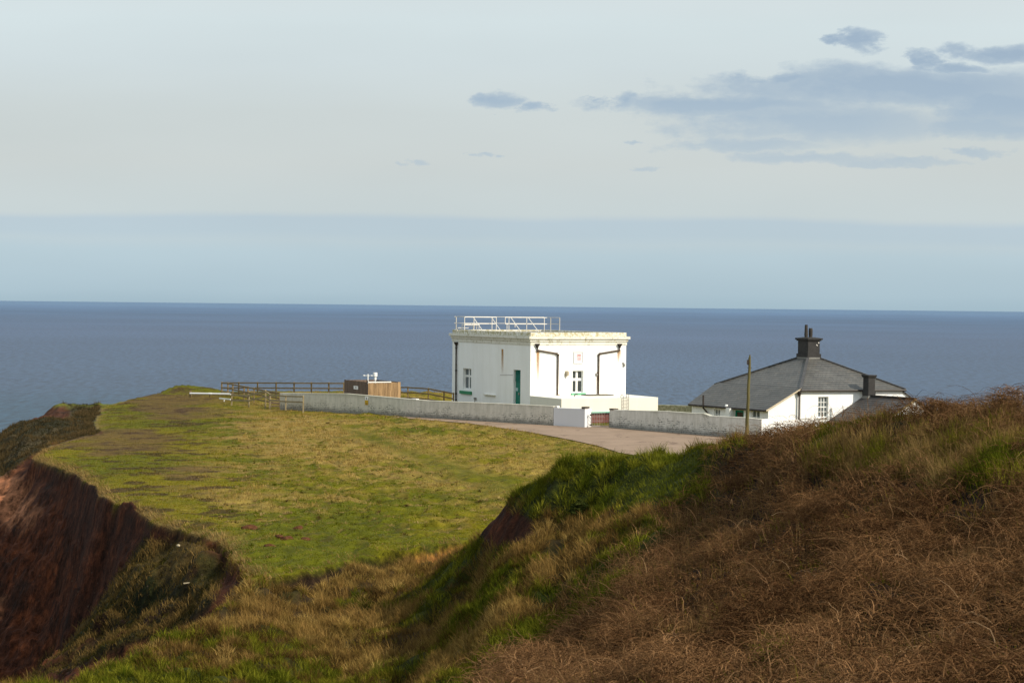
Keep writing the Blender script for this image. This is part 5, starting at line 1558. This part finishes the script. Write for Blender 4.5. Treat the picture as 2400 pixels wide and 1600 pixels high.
vb = MB(); e_ = Vector((gl.x + gd.x * .19, gl.y + gd.y * .19, ZRl - .06)); vb.bar(e_, e_ + Vector((sd_.x * wS, sd_.y * wS, -drop)), .06, .10); vb.build('verge', plain('mossy_cement_verge', (.5, .36, .16), .9, .2), OB)
ch = MB()
cq, _ = on_line(2027, g0_, rv); cq = cq + gd * .42
cl_ = Vector((cq.x - g0_.x, cq.y - g0_.y))
zq = lambda py: at_y(2027, py, cq.y).z - ZG0
def sq(mb, h0, z0, h1, z1):
    P = []
    for h_, z in ((h0, z0), (h1, z1)):
        P += [(cl_.x + (rv.x * i - lf.x * j) * h_, cl_.y + (rv.y * i - lf.y * j) * h_, z) for (i, j) in ((-1, 1), (1, 1), (1, -1), (-1, -1))]
    mb.add(P, [(3, 2, 1, 0), (4, 5, 6, 7), (0, 1, 5, 4), (1, 2, 6, 5), (2, 3, 7, 6), (3, 0, 4, 7)])
sq(ch, .30, ZRl - .55, .30, zq(917)); sq(ch, .265, zq(917), .265, zq(884)); sq(ch, .31, zq(884), .35, zq(880)); sq(ch, .35, zq(880), .35, zq(878))
cho = ch.build('chimney', M['black'], OB, .01)
fl = MB(); sq(fl, .33, ZRl - .5, .31, ZRl - .0); fl.build('flashing', M['lead'], OB)

# ------------------------------------------------------------------ leaning pole
pb = at_y(1749.5, 1022, 110.2); ptp = at_y(1757.4, 838, 110.2)
PO = thing('wooden_pole', 'leaning yellowish wooden pole standing against the brick yard wall', 'pole', (pb.x, pb.y, 0))
v_ = Vector((ptp.x - pb.x, 0, ptp.z)); s = MB()
s.tube([v_ * (i / 8) + Vector((.015 * math.sin(i * 2.1), 0, 0)) for i in range(9)], .115, 10, .075)
s.tube([v_ * 1.0, v_ * 1.035], .065, 10, .03)
s.build('shaft', M['pole'], PO)
s = MB(); k = v_ * .955; s.box(k.x - .16, k.x - .06, -.10, .10, k.z - .20, k.z + .10); s.build('bracket', M['pipe'], PO); s = MB(); s.bar(v_ * .88 + Vector((-.14, 0, 0)), v_ * .88 + Vector((.14, 0, 0)), .03); s.build('step_bar', M['pipe'], PO)

# ------------------------------------------------------------------ wooden fences
def fence(name, label, posts, rails, mat, size=.12, rail=(.05, .11), ground=None):
    """posts: (px, y, height); rails: heights below the post top"""
    xs = []
    for (px, y, h) in posts:
        q = at_y(px, 930, y); gz = hgt(q.x, q.y); xs.append((q.x, y, gz, h))
    x0, y0, z0, _ = xs[0]
    root = thing(name, label, 'fence', (x0, y0, z0), 0)
    for (x, y, z, h) in xs:
        p = MB(); dx, dy, dz_ = x - x0, y - y0, z - z0
        p.box(dx - size / 2, dx + size / 2, dy - size / 2, dy + size / 2, dz_ - .3, dz_ + h - .03)
        p.add([(dx - size / 2, dy - size / 2, dz_ + h - .03), (dx + size / 2, dy - size / 2, dz_ + h - .03), (dx + size / 2, dy + size / 2, dz_ + h - .03), (dx - size / 2, dy + size / 2, dz_ + h - .03), (dx, dy, dz_ + h)],
              [(0, 1, 4), (1, 2, 4), (2, 3, 4), (3, 0, 4)])
        p.build('post', mat, root, .008)
    for r in rails:
        p = MB()
        for a, b in zip(xs[:-1], xs[1:]):
            A_ = Vector((a[0] - x0, a[1] - y0 - size / 2 - rail[0] / 2, a[2] - z0 + a[3] - r)); B_ = Vector((b[0] - x0, b[1] - y0 - size / 2 - rail[0] / 2, b[2] - z0 + b[3] - r))
            p.bar(A_, B_, rail[0], rail[1])
        p.build('rail', mat, root)
    return root


def ph(px, py, y):
    q = at_y(px, py, y); return q.z - hgt(q.x, q.y)


far = [(519.5, 155.5), (559.5, 154.5), (603.5, 153.5), (647, 152.5), (689, 151.5), (729.5, 150.8), (770.5, 150.0), (806, 149.4)]
fence('rail_fence', 'brown post and rail fence along the cliff top behind the grey wall', [(px, y, ph(px, 894.0 + .004 * (px - 519), y)) for px, y in far], [.10, .52, .95], M['wood'])
dg = [(519.5, 155.2, 894.5), (534, 152.6, 895.5), (545.5, 150.4, 898), (572, 147.2, 903), (581, 146, 904.5), (595.5, 144.4, 907.5), (622.5, 142.2, 912.5), (656, 140.2, 918.5)]
fence('rail_fence', 'dark diagonal post and rail fence dropping from the far corner towards the wall end', [(px, y, ph(px, py, y)) for px, y, py in dg], [.10, .50, .9], M['wood'], .11)
nr = [(543, 141.5, 922.5), (583.7, 140.2, 923.5), (622, 139.2, 913.5), (633.5, 138.8, 922), (669.8, 136.9, 925), (711, 135.2, 926)]
fence('rail_fence', 'low sunlit two-rail fence in the grass in front of the wall end', [(px, y, max(.75, ph(px, py, y))) for px, y, py in nr], [.10, .50], M['wood_sunlit'], .10)
rg = [(956, 148.6, 905), (1004, 147, 908), (1040.5, 146, 915), (1063, 145.2, 919.5)]
fence('rail_fence', 'post and rail fence between the timber enclosure and the white block', [(px, y, ph(px, py, y)) for px, y, py in [(938, 149.3, 905)] + rg], [.09, .50, .92], M['wood'])
# kissing gate frame
ka = at_y(631.5, 946, 139.4); kb = at_y(656, 946, 138.9)
kg = thing('hurdle_gate', 'small dark barred hurdle gate at the end of the grey wall', 'gate', (ka.x, ka.y, hgt(ka.x, ka.y)))
wd = kb.x - ka.x; s = MB()
for x in (0, wd):
    s = MB(); s.box(x - .04, x + .04, -.04, .04, 0, 1.05); s.build('stile', M['wood_dark'], kg)
for z in (.14, .36, .60, .95):
    s = MB(); s.box(.04, wd - .04, -.02, .02, z, z + .09); s.build('bar', M['wood_dark'], kg)

# ------------------------------------------------------------------ timber enclosure with instruments
EO = at_y(861, 940, 139.0); EO.z = 0
FE = Frame(EO, TH)
ez = FE.on(861, 895.2, 1, 0).z
eL = FE.on(807.5, 905, 0, 0).y; eR = FE.on(938.5, 905, 1, 0).x
EN = thing('timber_enclosure', 'square timber enclosure with one dark boarded side and one tan slatted side', 'enclosure', EO, TH)
s = MB(); n_ = 13
for i in range(n_): s.box(-.03 - .006 * (i % 2), .0, eL * i / n_ + .006, eL * (i + 1) / n_ - .006, -.3, ez + .01 * math.sin(i * 3.3))
s.build('dark_side', M['wood_dark'], EN)
s = MB(); n_ = 24
for i in range(n_):
    x = .06 + (eR - .2) * i / n_; wv = (eR - .2) / n_ * (.66 + .1 * math.sin(i * 7.1))
    s.box(x, x + wv, -.035, .0, -.3, ez - .05 + .025 * math.sin(i * 5.7))
s.box(eR - .22, eR, -.02, .03, -.3, ez - .02)
s.build('slatted_side', M['wood_tan'], EN)
s = MB(); s.box(.02, eR - .02, .003, .03, -.3, ez - .12); s.build('backing', M['wood_dark'], EN)
s = MB(); s.box(eR - .05, eR, .04, eL, -.3, ez - .02); s.box(.003, eR - .06, eL - .05, eL, -.3, ez - .02); s.build('rear_boards', M['wood_dark'], EN)
s = MB(); s.box(.03, eR * .71, -.06, .05, ez - .045, ez + .03); s.build('white_trim', M['frame'], EN)
s = MB(); s.box(-.075, -.005, -.09, .004, -.3, ez + .16); s.build('corner_post', M['pipe'], EN)
p = FE.on(834, 908, 0, -.05); s = MB(); s.box(-.056, -.037, p.y - .42, p.y + .42, p.z - .13, p.z + .13)
no = s.build('notice', M['instr'], EN)
s = MB(); s.box(-.060, -.055, p.y - .14, p.y + .12, p.z - .04, p.z + .05); s.build('notice_mark', plain('grey_ink', (.25, .25, .26)), no)
# rain gauge like white canister on a stem
q = FE.on(879.4, 880, 1, .9)
WG = thing('weather_canister', 'white two-tier canister instrument on a stem above the tan slats', 'instrument', FE.m @ Vector((q.x, .9, 0)), TH)
zq = lambda py: FE.on(879.4, py, 1, .9).z
s = MB(); s.lathe((0, 0, 0), [(.165, zq(881.6)), (.17, zq(881)), (.165, zq(873.6)), (.15, zq(872.9)), (.02, zq(872.7))], 18); s.build('upper_canister', M['instr'], WG)
s = MB(); s.lathe((0, 0, 0), [(.05, zq(892)), (.085, zq(891.6)), (.10, zq(888)), (.105, zq(883.4)), (.07, zq(882.2)), (.07, zq(881.7))], 16); s.build('lower_canister', M['instr'], WG)
s = MB(); s.tube([(0, 0, 0), (0, 0, zq(891.8))], .045, 8); s.build('stem', M['frame'], WG)
q = FE.on(862.3, 890, 1, .35)
WV = thing('sensor_mast', 'thin white mast with a horizontal cross arm above the dark boards', 'mast', FE.m @ Vector((q.x, .35, 0)), 0)
zq = lambda py: FE.on(862.3, py, 1, .35).z
s = MB(); s.tube([(0, 0, 0), (0, 0, zq(876.5))], .042, 8); s.build('mast_tube', M['frame'], WV)
s = MB(); s.tube([(-.36, 0, zq(880)), (.34, 0, zq(880))], .022, 6)
for x in (-.30, .28): s.lathe((x, 0, zq(880)), [(.02, -.03), (.09, -.015), (.09, .02), (.03, .045)], 10)
s.build('cross_arm', M['instr'], WV)

# ------------------------------------------------------------------ barrier and plank
a = at_y(445.5, 921.6, 151); b = at_y(540, 923.2, 149)
BA = thing('barrier_pole', 'white horizontal barrier pole on a short post at the cliff top path', 'barrier', (a.x, a.y, a.z))
d = b - a; s = MB(); s.tube([Vector((0, 0, 0)), d], .075, 10); s.tube([d * .46, d * .54], .09, 10); s.build('arm', M['instr'], BA)
s = MB(); k = d * .49; g_ = hgt(a.x + k.x, a.y + k.y) - a.z; s.box(k.x - .05, k.x + .05, k.y + .09, k.y + .2, g_ - .3, k.z + .08); s.build('post', M['wood'], BA)
s = MB(); s.box(-.08, .08, .08, .2, hgt(a.x, a.y) - a.z - .2, .2); s.build('end_post', M['wood'], BA)
a = at_y(514, 933, 143); b = at_y(540, 935.5, 142.2)
PK = MB(); d = b - a; PK.bar((0, 0, 0), d, .05, .10)
PK.box(.35, .4, .02, .06, -.25, 0)
po = PK.build('white_plank', M['frame']); po.location = a; tag(po, 'short white plank low in the grass below the barrier pole', 'plank')

# ------------------------------------------------------------------ mole hills, stones, bushes
mhp = [(585, 1238, .30, 'largest red earth molehill, nearest the broken cliff edge'), (610, 1216, .16, 'small molehill above the largest one'), (640, 1249, .22, 'molehill right of the largest one'),
       (655, 1262, .16, 'small crumbled molehill in the middle of the cluster'), (672, 1266, .24, 'flat molehill low in the cluster on the green turf'), (700, 1234, .24, 'molehill on the right of the cluster'), (632, 1277, .2, 'molehill lowest of the cluster near the slope'), (715, 1258, .18, 'molehill furthest from the cliff edge')]
for i, (px, py, r, lab) in enumerate(mhp):
    q = at_z(px, py); z = hgt(q.x, q.y)
    bm = bmesh.new(); bmesh.ops.create_icosphere(bm, subdivisions=3, radius=1)
    for v in bm.verts:
        nz = float(fbm(np.array([v.co.x * 1.7 + i * 5.3]), np.array([v.co.y * 1.7 + v.co.z]), i, 3)[0])
        v.co = v.co * (1 + .55 * nz); v.co.x *= r * 1.0; v.co.y *= r * .9; v.co.z *= r * .6
    me = bpy.data.meshes.new('molehill'); bm.to_mesh(me); bm.free()
    o = link_mesh('molehill', me, M['earth']); o.location = (q.x, q.y, z - .02); tag(o, lab, 'molehill', 'red earth molehills on the field')


def rock(name, label, cat, loc, r, sc, mat, i):
    bm = bmesh.new(); bmesh.ops.create_icosphere(bm, subdivisions=3, radius=1)
    for v in bm.verts:
        nz = float(fbm(np.array([v.co.x * 1.2 + i * 7.7]), np.array([v.co.y * 1.2 + 2 * v.co.z]), i, 3)[0])
        v.co = v.co * (1 + .35 * nz); v.co.x *= r * sc[0]; v.co.y *= r * sc[1]; v.co.z *= r * sc[2]
    me = bpy.data.meshes.new(name); bm.to_mesh(me); bm.free()
    o = link_mesh(name, me, mat); o.location = loc; tag(o, label, cat)


def ground_hit(px, py, y0, y1):
    for y in np.linspace(y0, y1, 400):
        q = at_y(px, py, float(y))
        if q.z <= hgt(q.x, q.y): return q
    return at_y(px, py, y1)


q = ground_hit(418, 1285, 45, 80); rock('stone', 'single pale stone on the red ledge under the cliff edge', 'stone', (q.x, q.y, hgt(q.x, q.y) + .03), .07, (1, .9, .8), M['stone'], 1)
q = ground_hit(440, 1372, 45, 80); dw = MB(); dw.bar((-.14, 0, 0), (.14, .05, .03), .04, .035); o = dw.build('driftwood', M['stone']); o.location = (q.x, q.y, hgt(q.x, q.y) + .05); tag(o, 'short bleached stick lying in the shaded ravine', 'stick')


def bush(name, label, px, py, y, w_, h_, c1, c2, n, lift=0.0):
    q = at_y(px, py, y); z = hgt(q.x, q.y) + lift
    th = rng.random(n) * 6.28; r = np.sqrt(rng.random(n)) * w_ / 2; t = rng.random(n)
    lump = 1 + .3 * np.sin(th * 3 + 1.3) + .2 * np.sin(th * 7)
    hh = h_ * (1 - .55 * (r / (w_ / 2)) ** 2) * t
    P = np.stack([q.x + r * np.cos(th) * lump, q.y + r * np.sin(th) * lump, z + hh], -1)
    d1 = rng.normal(size=(n, 3)); d1 /= np.linalg.norm(d1, axis=1, keepdims=True); d2 = rng.normal(size=(n, 3)); d2 /= np.linalg.norm(d2, axis=1, keepdims=True)
    s = (.035 + .04 * rng.random(n))[:, None]
    V_ = np.stack([P - d1 * s, P + d1 * s, P + d2 * s * 1.6], 1)
    root = thing(name, label, 'bush', (q.x, q.y, z))
    me = np_mesh('foliage', V_.reshape(-1, 3) - np.array([[q.x, q.y, z]]), np.arange(n * 3).reshape(-1, 3), 3, np.repeat(pick(c1, c2, rng.random(n)), 3, axis=0))
    link_mesh('foliage', me, M['blade'], root)
    st_ = MB()
    for k in range(5):
        a = k * 1.3; st_.tube([(0, 0, -.1), (.25 * w_ * math.cos(a), .25 * w_ * math.sin(a), h_ * .6)], .02, 5, .008)
    st_.build('twigs', M['pipe'], root)


bush('bush', 'small dark green bush on the crest of the grassy hillock', 1358, 1080, 47.4, .36, .42, (.02, .03, .008), (.06, .07, .016), 900)
